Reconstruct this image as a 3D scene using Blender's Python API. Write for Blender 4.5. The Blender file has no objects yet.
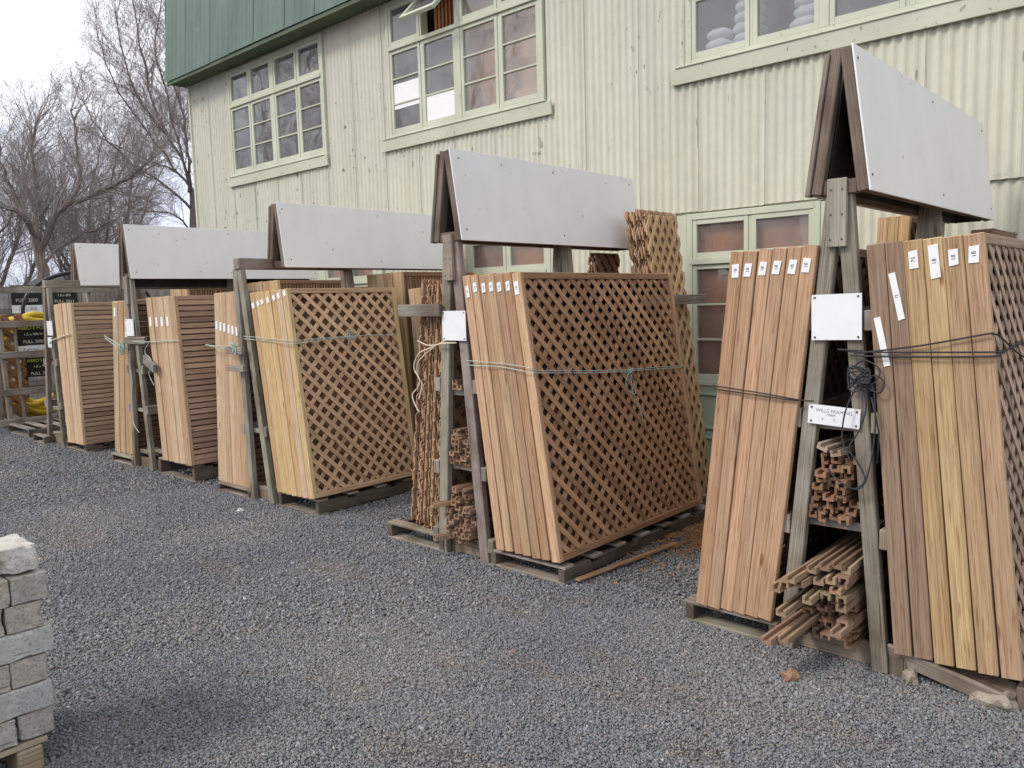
import bpy, math, random
import numpy as np
from mathutils import Vector, Matrix
R = math.radians
rnd = random.Random(7)
sc = bpy.context.scene
col = sc.collection

# ------------------------------------------------------------------ helpers
class MB:
    """collects oriented boxes, tubes and prisms with wood-grain UVs"""
    def __init__(s):
        s.v = []; s.f = []; s.uv = []; s.mi = []; s.sm = []
    def _face(s, idx, uv, mi, smooth=False):
        s.f.append(idx); s.uv.append(uv); s.mi.append(mi); s.sm.append(smooth)
    def obox(s, c, L, W, l, w, t, mi=0, seed=True):
        c = Vector(c); L = Vector(L).normalized(); W = Vector(W)
        W = (W - L*W.dot(L)).normalized(); T = L.cross(W)
        ru, rv = (rnd.random()*37, rnd.random()*91) if seed else (0, 0)
        b = len(s.v)
        for i in (-1, 1):
            for j in (-1, 1):
                for k in (-1, 1):
                    s.v.append(tuple(c + L*(i*l/2) + W*(j*w/2) + T*(k*t/2)))
        P = lambda i, j, k: b + i*4 + j*2 + k
        def q(ids, fu):
            s._face([P(*x) for x in ids], [fu(*x) for x in ids], mi)
        lw = lambda i, j, k: (ru + i*l, rv + j*w + k*(w+t))
        lt = lambda i, j, k: (ru + i*l, rv + 5 + k*t + j*(w+t))
        wt = lambda i, j, k: (ru + 11 + j*w*.15, rv + 9 + k*t*.6 + i)
        q([(0,0,1),(1,0,1),(1,1,1),(0,1,1)], lw); q([(0,0,0),(0,1,0),(1,1,0),(1,0,0)], lw)
        q([(0,0,0),(1,0,0),(1,0,1),(0,0,1)], lt); q([(0,1,0),(0,1,1),(1,1,1),(1,1,0)], lt)
        q([(0,0,0),(0,0,1),(0,1,1),(0,1,0)], wt); q([(1,0,0),(1,1,0),(1,1,1),(1,0,1)], wt)
    def box(s, a, b, mi=0):
        a = Vector(a); b = Vector(b); d = b - a; c = (a+b)/2
        ax = max(range(3), key=lambda i: abs(d[i]))
        L = Vector([1 if i == ax else 0 for i in range(3)]); W = Vector([1 if i == (ax+1) % 3 else 0 for i in range(3)])
        s.obox(c, L, W, abs(d[ax]), abs(d[(ax+1) % 3]), abs(d[(ax+2) % 3]), mi)
    def board(s, p0, p1, w, t, wd, mi=0):
        p0 = Vector(p0); p1 = Vector(p1)
        s.obox((p0+p1)/2, p1-p0, wd, (p1-p0).length, w, t, mi)
    def prism(s, poly, axis, a, b, mi=0, uvd=None):
        """2D polygon extruded along axis ('x': poly in (y,z))"""
        ru, rv = rnd.random()*37, rnd.random()*91
        n = len(poly); base = len(s.v)
        mk = {'x': lambda p, h: (h, p[0], p[1]), 'y': lambda p, h: (p[0], h, p[1]), 'z': lambda p, h: (p[0], p[1], h)}[axis]
        d = uvd or (1, 0); e = (-d[1], d[0])
        U = lambda p, h: (ru + p[0]*d[0]+p[1]*d[1], rv + p[0]*e[0]+p[1]*e[1] + h)
        for h in (a, b):
            for p in poly: s.v.append(mk(p, h))
        flip = axis == 'y'
        A = list(range(base, base+n)); B = list(range(base+n, base+2*n))
        f1 = A if flip else A[::-1]; f2 = B[::-1] if flip else B
        s._face(f1, [U(poly[i-base], a) for i in f1], mi)
        s._face(f2, [U(poly[i-base-n], b) for i in f2], mi)
        for i in range(n):
            j = (i+1) % n
            q = [A[i], A[j], B[j], B[i]]; uu = [U(poly[i], a), U(poly[j], a), U(poly[j], b), U(poly[i], b)]
            if flip: q = q[::-1]; uu = uu[::-1]
            s._face(q, uu, mi)
    def tube(s, pts, r, n=6, mi=0, smooth=True, caps=True):
        pts = [Vector(p) for p in pts]
        rr = r if isinstance(r, (list, tuple)) else [r]*len(pts)
        base = len(s.v); N = None; u = rnd.random()*20; rv = rnd.random()*9
        us = []
        for i, p in enumerate(pts):
            d = (pts[min(i+1, len(pts)-1)] - pts[max(i-1, 0)])
            d = d.normalized() if d.length > 1e-9 else Vector((0, 0, 1))
            if N is None:
                N = d.orthogonal().normalized()
            else:
                N = N - d*N.dot(d); N = N.normalized() if N.length > 1e-6 else d.orthogonal().normalized()
            Bn = d.cross(N)
            if i: u += (p-pts[i-1]).length
            us.append(u)
            for k in range(n):
                a = 2*math.pi*k/n
                s.v.append(tuple(p + (N*math.cos(a) + Bn*math.sin(a))*rr[i]))
        for i in range(len(pts)-1):
            for k in range(n):
                k2 = (k+1) % n
                c = 2*math.pi*max(rr[i], .002)/n
                s._face([base+i*n+k, base+i*n+k2, base+(i+1)*n+k2, base+(i+1)*n+k],
                        [(us[i], rv+k*c), (us[i], rv+(k+1)*c), (us[i+1], rv+(k+1)*c), (us[i+1], rv+k*c)], mi, smooth)
        if caps:
            s._face([base+k for k in range(n)][::-1], [(0, 0)]*n, mi)
            e = base+(len(pts)-1)*n
            s._face([e+k for k in range(n)], [(0, 0)]*n, mi)
    def build(s, name, mat, parent=None, color=None, bevel=0, seg=1):
        me = bpy.data.meshes.new(name)
        off = wloc(parent) if parent else Vector((0, 0, 0))
        vs = [(x-off.x, y-off.y, z-off.z) for x, y, z in s.v] if parent else s.v
        me.from_pydata(vs, [], s.f)
        ul = me.uv_layers.new(name='UVMap')
        flat = [c for fu in s.uv for p in fu for c in p]
        ul.data.foreach_set('uv', flat)
        for m in (mat if isinstance(mat, (list, tuple)) else [mat]): me.materials.append(m)
        me.polygons.foreach_set('material_index', s.mi)
        me.polygons.foreach_set('use_smooth', s.sm)
        me.update()
        o = bpy.data.objects.new(name, me); col.objects.link(o)
        if parent: o.parent = parent
        if color: o.color = (*color, 1)
        if bevel:
            b = o.modifiers.new('bevel', 'BEVEL'); b.width = bevel; b.segments = seg; b.limit_method = 'ANGLE'; b.angle_limit = R(50)
        return o

def wloc(o):
    p = Vector(o.location)
    while o.parent: o = o.parent; p += Vector(o.location)
    return p

def tag(o, label=None, cat=None, group=None, kind=None):
    if label: o['label'] = label
    if cat: o['category'] = cat
    if group: o['group'] = group
    if kind: o['kind'] = kind
    return o

def thing(name, label, cat, loc=(0, 0, 0), group=None):
    o = bpy.data.objects.new(name, None); col.objects.link(o); o.location = loc
    o.empty_display_size = .2
    return tag(o, label, cat, group)

def letters(name, body, size, mat, parent, loc, rot, align='CENTER', ext=.0006, sx=1):
    cu = bpy.data.curves.new(name, 'FONT'); cu.body = body; cu.size = size; cu.align_x = align; cu.align_y = 'CENTER'; cu.extrude = ext
    tmp = bpy.data.objects.new(name, cu); col.objects.link(tmp)
    me = bpy.data.meshes.new_from_object(tmp.evaluated_get(bpy.context.evaluated_depsgraph_get()))
    bpy.data.objects.remove(tmp); bpy.data.curves.remove(cu); me.materials.clear(); me.materials.append(mat); me.name = name
    o = bpy.data.objects.new(name, me); col.objects.link(o)
    o.parent = parent; o.location = Vector(loc) - wloc(parent); o.rotation_euler = [R(a) for a in rot]; o.scale = (sx, 1, 1)
    return o

ORD = ['first', 'second', 'third', 'fourth', 'fifth', 'sixth', 'seventh', 'eighth', 'ninth', 'tenth', 'eleventh', 'twelfth']
def lerp(a, b, t): return a + (b-a)*t
def jit(c, k=.08):
    f = 1 + rnd.uniform(-k, k)
    return tuple(max(0, min(1, x*f*(1+rnd.uniform(-k*.3, k*.3)))) for x in c)

# ------------------------------------------------------------------ materials
def newmat(name):
    m = bpy.data.materials.new(name); m.use_nodes = True
    nt = m.node_tree; nt.nodes.clear()
    out = nt.nodes.new('ShaderNodeOutputMaterial'); b = nt.nodes.new('ShaderNodeBsdfPrincipled')
    nt.links.new(b.outputs[0], out.inputs[0])
    b.inputs['Specular IOR Level'].default_value = .3
    return m, nt, b
def nd(nt, t, **kw):
    n = nt.nodes.new(t)
    for k, v in kw.items():
        if k in n.inputs.keys() if isinstance(k, str) else False: n.inputs[k].default_value = v
        else: setattr(n, k, v)
    return n
def noise(nt, vec, scale, detail=3, rough=.55, dist=0):
    n = nt.nodes.new('ShaderNodeTexNoise'); n.inputs['Scale'].default_value = scale; n.inputs['Detail'].default_value = detail
    n.inputs['Roughness'].default_value = rough; n.inputs['Distortion'].default_value = dist
    if vec is not None: nt.links.new(vec, n.inputs['Vector'])
    return n.outputs[0]
def mapping(nt, vec, scale=(1, 1, 1), loc=None):
    n = nt.nodes.new('ShaderNodeVectorMath'); n.operation = 'MULTIPLY'; n.inputs[1].default_value = scale
    nt.links.new(vec, n.inputs[0]); return n.outputs[0]
def ramp(nt, fac, stops):
    n = nt.nodes.new('ShaderNodeValToRGB'); e = n.color_ramp.elements
    while len(e) < len(stops): e.new(.5)
    for x, (p, c) in zip(e, stops):
        x.position = p; x.color = (*(c if isinstance(c, tuple) else (c, c, c)), 1)
    nt.links.new(fac, n.inputs[0]); return n.outputs[0]
def mix(nt, fac, a, b, mode='MIX'):
    n = nt.nodes.new('ShaderNodeMix'); n.data_type = 'RGBA'; n.blend_type = mode
    for sock, v in ((n.inputs[0], fac), (n.inputs[6], a), (n.inputs[7], b)):
        if hasattr(v, 'is_linked') or hasattr(v, 'node'): nt.links.new(v, sock)
        elif isinstance(v, (int, float)): sock.default_value = v
        else: sock.default_value = (*v, 1)
    return n.outputs[2]
def bump(nt, b, h, strength, dist):
    n = nt.nodes.new('ShaderNodeBump'); n.inputs['Strength'].default_value = strength; n.inputs['Distance'].default_value = dist
    nt.links.new(h, n.inputs['Height']); nt.links.new(n.outputs[0], b.inputs['Normal'])
def objc(nt):
    return nt.nodes.new('ShaderNodeTexCoord').outputs['Object']
def world(nt):
    return nt.nodes.new('ShaderNodeNewGeometry').outputs['Position']

def wood(name, lo=.62, streak=.6, weather=0.0, rough=.75, vary=(.80, 1.14)):
    m, nt, b = newmat(name)
    uv = nt.nodes.new('ShaderNodeTexCoord').outputs['UV']
    oi = nt.nodes.new('ShaderNodeObjectInfo')
    comb = nt.nodes.new('ShaderNodeCombineXYZ')
    mm = nd(nt, 'ShaderNodeMath', operation='MULTIPLY'); mm.inputs[1].default_value = 43.
    nt.links.new(oi.outputs['Random'], mm.inputs[0])
    nt.links.new(mm.outputs[0], comb.inputs[0]); nt.links.new(mm.outputs[0], comb.inputs[1])
    ad = nd(nt, 'ShaderNodeVectorMath', operation='ADD'); nt.links.new(uv, ad.inputs[0]); nt.links.new(comb.outputs[0], ad.inputs[1])
    v = ad.outputs[0]
    fine = noise(nt, mapping(nt, v, (3.0, 170, 1)), 1, 3, .6)
    mid = noise(nt, mapping(nt, v, (.9, 62, 1)), 1, 4, .65, 1.2)
    # growth rings: bent bands along the board
    low = noise(nt, mapping(nt, v, (.9, 7, 1)), 1, 2, .5)
    rn = nd(nt, 'ShaderNodeMath', operation='MULTIPLY'); rn.inputs[1].default_value = 9.; nt.links.new(low, rn.inputs[0])
    fr = nd(nt, 'ShaderNodeMath', operation='FRACT'); nt.links.new(rn.outputs[0], fr.inputs[0])
    board = noise(nt, mapping(nt, v, (.06, .11, 1)), 1, 1, .5)
    c = oi.outputs['Color']
    c = mix(nt, 1, c, ramp(nt, fine, [(.3, lo), (.62, 1.06)]), 'MULTIPLY')
    c = mix(nt, streak, c, ramp(nt, mid, [(.3, (.62, .52, .44)), (.52, (1, 1, 1)), (.75, (1.1, 1.08, 1.05))]), 'MULTIPLY')
    c = mix(nt, streak*.32, c, ramp(nt, fr.outputs[0], [(0, (1, 1, 1)), (.72, (.98, .96, .94)), (.95, (.68, .56, .46)), (1, (1, 1, 1))]), 'MULTIPLY')
    c = mix(nt, 1, c, ramp(nt, board, [(.3, (vary[0], vary[0]*.975, vary[0]*.95)), (.7, (vary[1], vary[1]*.985, vary[1]*.965))]), 'MULTIPLY')
    dash = noise(nt, mapping(nt, v, (7, 130, 1)), 1, 2, .5, .3)
    c = mix(nt, streak, c, ramp(nt, dash, [(.33, (.58, .42, .33)), (.42, (1, 1, 1))]), 'MULTIPLY')
    # knots
    vo = nt.nodes.new('ShaderNodeTexVoronoi'); vo.inputs['Scale'].default_value = 1; nt.links.new(mapping(nt, v, (2.2, 9, 1)), vo.inputs['Vector'])
    c = mix(nt, 1, c, ramp(nt, vo.outputs['Distance'], [(.0, (.42, .30, .22)), (.06, (.62, .48, .38)), (.10, (1, 1, 1))]), 'MULTIPLY')
    if weather:
        wz = noise(nt, world(nt), 3.1, 4, .6)
        c = mix(nt, weather, c, ramp(nt, wz, [(.35, (.62, .56, .50)), (.55, (1, 1, 1)), (.7, (1.12, 1.12, 1.1))]), 'MULTIPLY')
        crack = noise(nt, mapping(nt, v, (1.6, 75, 1)), 1, 2, .5, .5)
        c = mix(nt, weather, c, ramp(nt, crack, [(.27, (.28, .25, .22)), (.36, (1, 1, 1))]), 'MULTIPLY')
    nt.links.new(c, b.inputs['Base Color']); b.inputs['Roughness'].default_value = rough
    b.inputs['Specular IOR Level'].default_value = .2
    bump(nt, b, fine, .35, .002 if not weather else .004)
    return m

def plain(name, c, rough=.6, spec=.3, nz=0, scale=8, metal=0):
    m, nt, b = newmat(name)
    b.inputs['Roughness'].default_value = rough; b.inputs['Specular IOR Level'].default_value = spec; b.inputs['Metallic'].default_value = metal
    if nz:
        n = noise(nt, objc(nt), scale, 5, .65)
        k = mix(nt, 1, c, ramp(nt, n, [(.3, 1-nz), (.7, 1+nz)]), 'MULTIPLY'); nt.links.new(k, b.inputs['Base Color'])
    else: b.inputs['Base Color'].default_value = (*c, 1)
    return m

M = {}
M['new'] = wood('new_timber', .66, .68)
M['lat'] = wood('lattice_timber', .74, .6, vary=(.62, 1.28))
M['old'] = wood('weathered_timber', .62, .45, 1.0, .85)

def m_board():
    m, nt, b = newmat('white_board'); g = objc(nt)
    n1 = noise(nt, g, 1.3, 5, .6); st = noise(nt, mapping(nt, g, (6, 6, .5)), 1, 4, .6); sp = noise(nt, g, 23, 2, .5)
    c = mix(nt, 1, (.80, .795, .79), ramp(nt, n1, [(.3, (.93, .925, .91)), (.7, (1.04, 1.04, 1.04))]), 'MULTIPLY')
    c = mix(nt, .28, c, ramp(nt, st, [(.3, (.86, .85, .82)), (.55, (1, 1, 1))]), 'MULTIPLY')
    c = mix(nt, 1, c, ramp(nt, sp, [(.235, (.45, .43, .40)), (.26, (1, 1, 1))]), 'MULTIPLY')
    nt.links.new(c, b.inputs['Base Color']); b.inputs['Roughness'].default_value = .45
    return m
M['board'] = m_board()

def m_clad():
    m, nt, b = newmat('cream_corrugated_paint'); g = world(nt)
    n1 = noise(nt, g, .45, 4, .6); n2 = noise(nt, mapping(nt, g, (5, 5, .6)), 1, 5, .65); n3 = noise(nt, g, 9, 5, .7)
    c = mix(nt, 1, (.582, .568, .478), ramp(nt, n1, [(.3, (.93, .95, .96)), (.7, (1.05, 1.04, 1.0))]), 'MULTIPLY')
    c = mix(nt, .8, c, ramp(nt, n2, [(.3, (.88, .87, .84)), (.6, (1.03, 1.03, 1.03))]), 'MULTIPLY')
    c = mix(nt, .6, c, ramp(nt, n3, [(.3, (.90, .90, .88)), (.6, (1.02, 1.02, 1.02))]), 'MULTIPLY')
    # rust and bare-metal chips, clustered
    cl = noise(nt, g, .8, 2, .5); ch = noise(nt, mapping(nt, g, (15, 15, 9)), 1, 3, .6)
    a1 = ramp(nt, cl, [(.44, 0.0), (.58, 1.0)]); a2 = ramp(nt, ch, [(.645, 0.0), (.675, 1.0)])
    mk = mix(nt, 1, a1, a2, 'MULTIPLY')
    c = mix(nt, mk, c, (.16, .125, .095))
    rz = noise(nt, mapping(nt, g, (6, 6, 1.3)), 1, 3, .6)
    c = mix(nt, ramp(nt, rz, [(.70, 0.0), (.80, .55)]), c, (.42, .28, .17))
    # fixing nails in rows
    vo = nt.nodes.new('ShaderNodeTexVoronoi'); vo.inputs['Scale'].default_value = 1; vo.inputs['Randomness'].default_value = .25
    nt.links.new(mapping(nt, g, (6.7, 0, 1.35)), vo.inputs['Vector'])
    c = mix(nt, ramp(nt, vo.outputs['Distance'], [(.035, .75), (.06, 0.0)]), c, (.20, .17, .13))
    nt.links.new(c, b.inputs['Base Color']); b.inputs['Roughness'].default_value = .55
    bump(nt, b, n3, .15, .006)
    return m
M['clad'] = m_clad()

def m_paint(name, base, chip, amt=.66):
    m, nt, b = newmat(name); g = world(nt)
    n1 = noise(nt, g, 2.0, 5, .6); ch = noise(nt, mapping(nt, g, (26, 26, 18)), 1, 4, .65)
    c = mix(nt, 1, base, ramp(nt, n1, [(.3, .88), (.7, 1.07)]), 'MULTIPLY')
    c = mix(nt, ramp(nt, ch, [(amt, 0.0), (amt+.04, .8)]), c, chip)
    nt.links.new(c, b.inputs['Base Color']); b.inputs['Roughness'].default_value = .6
    bump(nt, b, ch, .2, .003)
    return m
M['trim'] = m_paint('pale_green_trim_paint', (.52, .54, .425), (.28, .26, .2), .645)
M['sill'] = m_paint('cream_sill_paint', (.545, .555, .44), (.22, .20, .15), .63)
M['greenpanel'] = m_paint('grey_green_paint', (.33, .39, .29), (.25, .24, .2), .70)

def m_fascia():
    m, nt, b = newmat('green_fascia_paint'); g = world(nt)
    n1 = noise(nt, mapping(nt, g, (4, 4, .7)), 1, 5, .65); n2 = noise(nt, g, 6, 4, .6)
    c = mix(nt, 1, (.105, .158, .122), ramp(nt, n1, [(.3, .78), (.7, 1.22)]), 'MULTIPLY')
    c = mix(nt, ramp(nt, n2, [(.64, 0.0), (.74, .35)]), c, (.30, .38, .33))
    nt.links.new(c, b.inputs['Base Color']); b.inputs['Roughness'].default_value = .55
    return m
M['fascia'] = m_fascia()
M['soffit'] = plain('soffit_timber', (.10, .13, .085), .8, .2, .25, 5)

def m_glass():
    m = bpy.data.materials.new('window_glass'); m.use_nodes = True; nt = m.node_tree; nt.nodes.clear()
    out = nt.nodes.new('ShaderNodeOutputMaterial'); tr = nt.nodes.new('ShaderNodeBsdfTransparent'); gl = nt.nodes.new('ShaderNodeBsdfGlossy')
    gl.inputs['Roughness'].default_value = .02; tr.inputs[0].default_value = (.86, .88, .88, 1)
    lw = nt.nodes.new('ShaderNodeLayerWeight'); lw.inputs[0].default_value = .5
    pw = nd(nt, 'ShaderNodeMath', operation='POWER'); pw.inputs[1].default_value = 4.; nt.links.new(lw.outputs['Facing'], pw.inputs[0])
    fr = nd(nt, 'ShaderNodeMath', operation='MULTIPLY_ADD'); fr.inputs[1].default_value = 1.1; fr.inputs[2].default_value = .075; nt.links.new(pw.outputs[0], fr.inputs[0])
    mx = nt.nodes.new('ShaderNodeMixShader'); nt.links.new(fr.outputs[0], mx.inputs[0]); nt.links.new(tr.outputs[0], mx.inputs[1]); nt.links.new(gl.outputs[0], mx.inputs[2])
    # slightly wavy old panes, with a film of dust
    n = noise(nt, objc(nt), 2.5, 2, .5); bp = nt.nodes.new('ShaderNodeBump'); bp.inputs['Strength'].default_value = .04; bp.inputs['Distance'].default_value = .05
    nt.links.new(n, bp.inputs['Height']); nt.links.new(bp.outputs[0], gl.inputs['Normal'])
    df = nt.nodes.new('ShaderNodeBsdfDiffuse'); df.inputs[0].default_value = (.62, .58, .58, 1)
    dn = noise(nt, objc(nt), 5, 4, .6); mx2 = nt.nodes.new('ShaderNodeMixShader')
    nt.links.new(ramp(nt, dn, [(.3, .06), (.75, .16)]), mx2.inputs[0]); nt.links.new(mx.outputs[0], mx2.inputs[1]); nt.links.new(df.outputs[0], mx2.inputs[2])
    nt.links.new(mx2.outputs[0], out.inputs[0])
    return m
M['glass'] = m_glass()

def m_ply():
    m, nt, b = newmat('brown_board'); g = world(nt)
    n = noise(nt, mapping(nt, g, (4, 4, 1.2)), 1, 5, .65, .6); n2 = noise(nt, g, 3, 4, .6)
    c = ramp(nt, n, [(.25, (.34, .11, .04)), (.5, (.58, .22, .09)), (.75, (.70, .33, .16))])
    c = mix(nt, 1, c, ramp(nt, n2, [(.3, .65), (.7, 1.15)]), 'MULTIPLY')
    nt.links.new(c, b.inputs['Base Color']); b.inputs['Roughness'].default_value = .6
    return m
M['ply'] = m_ply()
M['partition'] = plain('tan_partition', (.78, .48, .32), .7, .2, .15, 2)
M['room'] = plain('room_plaster', (.34, .32, .31), .9, .1, .15, 2)
M['cloth'] = plain('white_cloth', (.72, .72, .75), .9, .1, .06, 9)
M['paper'] = plain('white_paper', (.80, .80, .80), .7, .2, .03, 20)
M['ink'] = plain('dark_ink', (.05, .05, .055), .6)
M['greyink'] = plain('grey_ink', (.22, .22, .23), .6)
M['plate'] = plain('white_plate', (.78, .78, .79), .35, .4, .03, 12)
M['screw'] = plain('steel_screw', (.10, .095, .09), .5, .5, .2, 60)
M['black'] = plain('black_panel', (.012, .013, .012), .35, .4, .2, 6)
M['lime'] = plain('yellow_green_lettering', (.52, .56, .10), .6)
M['cream'] = plain('cream_lettering', (.66, .64, .50), .6)
M['yellow'] = plain('yellow_plastic', (.58, .40, .02), .4, .5, .15, 5)
M['pipe'] = plain('black_plastic', (.015, .015, .016), .35, .5)
M['teal'] = plain('teal_twine', (.42, .50, .45), .8, .2, .25, 60)
M['cord'] = plain('pale_cord', (.60, .52, .40), .8, .2, .15, 60)
M['rope'] = plain('dark_cord', (.035, .035, .04), .7, .3, .3, 60)

def m_brick():
    m, nt, b = newmat('concrete_block'); g = objc(nt); oi = nt.nodes.new('ShaderNodeObjectInfo')
    ad = nd(nt, 'ShaderNodeVectorMath', operation='ADD'); nt.links.new(g, ad.inputs[0]); nt.links.new(oi.outputs['Location'], ad.inputs[1]); v = ad.outputs[0]
    n = noise(nt, v, 14, 6, .7); f = noise(nt, v, 120, 4, .7); big = noise(nt, v, 5, 3, .5)
    c = mix(nt, 1, oi.outputs['Color'], ramp(nt, n, [(.3, (.74, .72, .70)), (.7, (1.12, 1.12, 1.1))]), 'MULTIPLY')
    c = mix(nt, 1, c, ramp(nt, f, [(.34, .55), (.48, 1.0), (.7, 1.1)]), 'MULTIPLY')
    c = mix(nt, ramp(nt, big, [(.58, 0.0), (.72, .5)]), c, (.34, .26, .17))
    nt.links.new(c, b.inputs['Base Color']); b.inputs['Roughness'].default_value = .95; b.inputs['Specular IOR Level'].default_value = .1
    bump(nt, b, f, .7, .004)
    return m
M['brick'] = m_brick()

def m_ground():
    m, nt, b = newmat('gravel_ground'); g = world(nt)
    vo = nt.nodes.new('ShaderNodeTexVoronoi'); vo.inputs['Scale'].default_value = 75; nt.links.new(g, vo.inputs['Vector'])
    vc = nd(nt, 'ShaderNodeSeparateColor'); nt.links.new(vo.outputs['Color'], vc.inputs[0])
    c = ramp(nt, vc.outputs[0], [(0, (.075, .078, .088)), (.55, (.15, .153, .165)), (.9, (.25, .25, .255)), (1, (.38, .37, .36))])
    c = mix(nt, 1, c, ramp(nt, vo.outputs['Distance'], [(.25, 1.0), (.75, .35)]), 'MULTIPLY')
    d1 = noise(nt, g, 1.6, 4, .6); d2 = noise(nt, g, .35, 3, .5)
    dirt = mix(nt, 1, ramp(nt, d1, [(.52, 0.0), (.68, .8)]), ramp(nt, d2, [(.42, .15), (.62, 1.0)]), 'MULTIPLY')
    c = mix(nt, dirt, c, (.235, .205, .175))
    nt.links.new(c, b.inputs['Base Color']); b.inputs['Roughness'].default_value = .95; b.inputs['Specular IOR Level'].default_value = .15
    iv = nd(nt, 'ShaderNodeMath', operation='SUBTRACT'); iv.inputs[0].default_value = 1; nt.links.new(vo.outputs['Distance'], iv.inputs[1])
    bump(nt, b, iv.outputs[0], .8, .008)
    return m
M['ground'] = m_ground()

def m_stone():
    m, nt, b = newmat('gravel_stone')
    at = nt.nodes.new('ShaderNodeAttribute'); at.attribute_name = 'shade'
    g = world(nt); n = noise(nt, g, 160, 2, .5); big = noise(nt, g, .8, 3, .55)
    c = mix(nt, 1, at.outputs['Color'], ramp(nt, n, [(.3, .75), (.7, 1.2)]), 'MULTIPLY')
    c = mix(nt, 1, c, ramp(nt, big, [(.35, (.86, .88, .92)), (.65, (1.12, 1.1, 1.06))]), 'MULTIPLY')
    nt.links.new(c, b.inputs['Base Color']); b.inputs['Roughness'].default_value = .9; b.inputs['Specular IOR Level'].default_value = .2
    return m
M['stone'] = m_stone()
def m_bark():
    m, nt, b = newmat('bark'); uv = nt.nodes.new('ShaderNodeTexCoord').outputs['UV']
    n = noise(nt, mapping(nt, uv, (3, 22, 1)), 1, 4, .6); g = noise(nt, world(nt), 1.2, 3, .5)
    c = ramp(nt, n, [(.3, (.085, .066, .057)), (.7, (.25, .20, .175))])
    c = mix(nt, 1, c, ramp(nt, g, [(.3, .8), (.7, 1.2)]), 'MULTIPLY')
    nt.links.new(c, b.inputs['Base Color']); b.inputs['Roughness'].default_value = .9; bump(nt, b, n, .6, .02)
    return m
M['bark'] = m_bark()
M['twig'] = plain('twig', (.31, .265, .25), .9, .1, .3, 2)
M['hill'] = plain('wooded_hill', (.055, .062, .075), .95, .05, .35, .12)
M['litter'] = wood('shavings', .8, .3)

TAN = (.52, .36, .225); PINK = (.515, .34, .22); GOLD = (.54, .38, .205); YEL = (.60, .445, .25); PALE = (.60, .455, .305)
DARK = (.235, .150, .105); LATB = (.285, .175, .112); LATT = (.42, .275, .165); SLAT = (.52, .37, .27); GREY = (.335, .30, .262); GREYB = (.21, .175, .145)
STICK = (.27, .19, .13)

# ------------------------------------------------------------------ ground
me = bpy.data.meshes.new('ground'); S = 400
me.from_pydata([(-S, -S, 0), (S, -S, 0), (S, S, 0), (-S, S, 0)], [], [(0, 1, 2, 3)]); me.materials.append(M['ground'])
gr = bpy.data.objects.new('ground', me); col.objects.link(gr); gr['kind'] = 'structure'

def gravel(name, label, n, region, size, seed):
    g = np.random.default_rng(seed)
    pts = region(g, n); n = len(pts)
    # irregular stones: jittered six-cornered hulls
    octa = np.array([[1,0,0],[-1,0,0],[0,1,0],[0,-1,0],[0,0,1],[0,0,-1]], float)
    tris = np.array([[0,2,4],[2,1,4],[1,3,4],[3,0,4],[2,0,5],[1,2,5],[3,1,5],[0,3,5]])
    V = octa[None]*g.uniform(.75, 1.35, (n, 6, 1)) + g.uniform(-.38, .38, (n, 6, 3))
    V *= (np.array([1, .85, .7])*g.uniform(.75, 1.25, (n, 1, 3)))
    q = g.normal(size=(n, 4)); q[:, 1:3] *= .5; q /= np.linalg.norm(q, axis=1)[:, None]
    w, x, y, z = q.T
    RM = np.stack([np.stack([1-2*(y*y+z*z), 2*(x*y-z*w), 2*(x*z+y*w)], -1), np.stack([2*(x*y+z*w), 1-2*(x*x+z*z), 2*(y*z-x*w)], -1), np.stack([2*(x*z-y*w), 2*(y*z+x*w), 1-2*(x*x+y*y)], -1)], 1)
    V = np.einsum('nij,nkj->nki', RM, V)
    sz = size*(1-.35*dirtmask(pts))*np.clip(g.lognormal(-.05, .30, n), .4, 2.4)
    V *= sz[:, None, None]
    V[:, :, 2] += (sz*g.uniform(.1, .75, n))[:, None]
    V[:, :, 0] += pts[:, 0:1]; V[:, :, 1] += pts[:, 1:2]
    F = (tris[None] + (np.arange(n)*6)[:, None, None]).reshape(-1, 3)
    me = bpy.data.meshes.new(name)
    me.vertices.add(n*6); me.vertices.foreach_set('co', V.astype(np.float32).ravel())
    me.loops.add(len(F)*3); me.loops.foreach_set('vertex_index', F.astype(np.int32).ravel())
    me.polygons.add(len(F)); me.polygons.foreach_set('loop_start', np.arange(0, len(F)*3, 3, dtype=np.int32))
    me.update()
    b = g.uniform(.158, .255, n)*g.uniform(.9, 1.1, n); lite = g.random(n) < .014; b[lite] = g.uniform(.28, .42, lite.sum())
    tint = np.stack([b*g.uniform(.94, 1.04, n), b, b*g.uniform(.98, 1.09, n)], -1)
    warm = g.random(n) < .06; tint[warm] *= np.array([1.2, 1.0, .8])
    dm = np.clip(dirtmask(pts)*.9, 0, 1)[:, None]*g.uniform(.35, 1, (n, 1)); tint = tint*(1-dm) + np.array([.34, .275, .225])*dm
    c = np.concatenate([tint, np.ones((n, 1))], 1); c = np.repeat(c, 6, 0)
    a = me.attributes.new('shade', 'FLOAT_COLOR', 'POINT'); a.data.foreach_set('color', c.astype(np.float32).ravel())
    me.materials.append(M['stone'])
    o = bpy.data.objects.new(name, me); col.objects.link(o); tag(o, label, 'gravel', None, 'stuff'); return o
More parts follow.
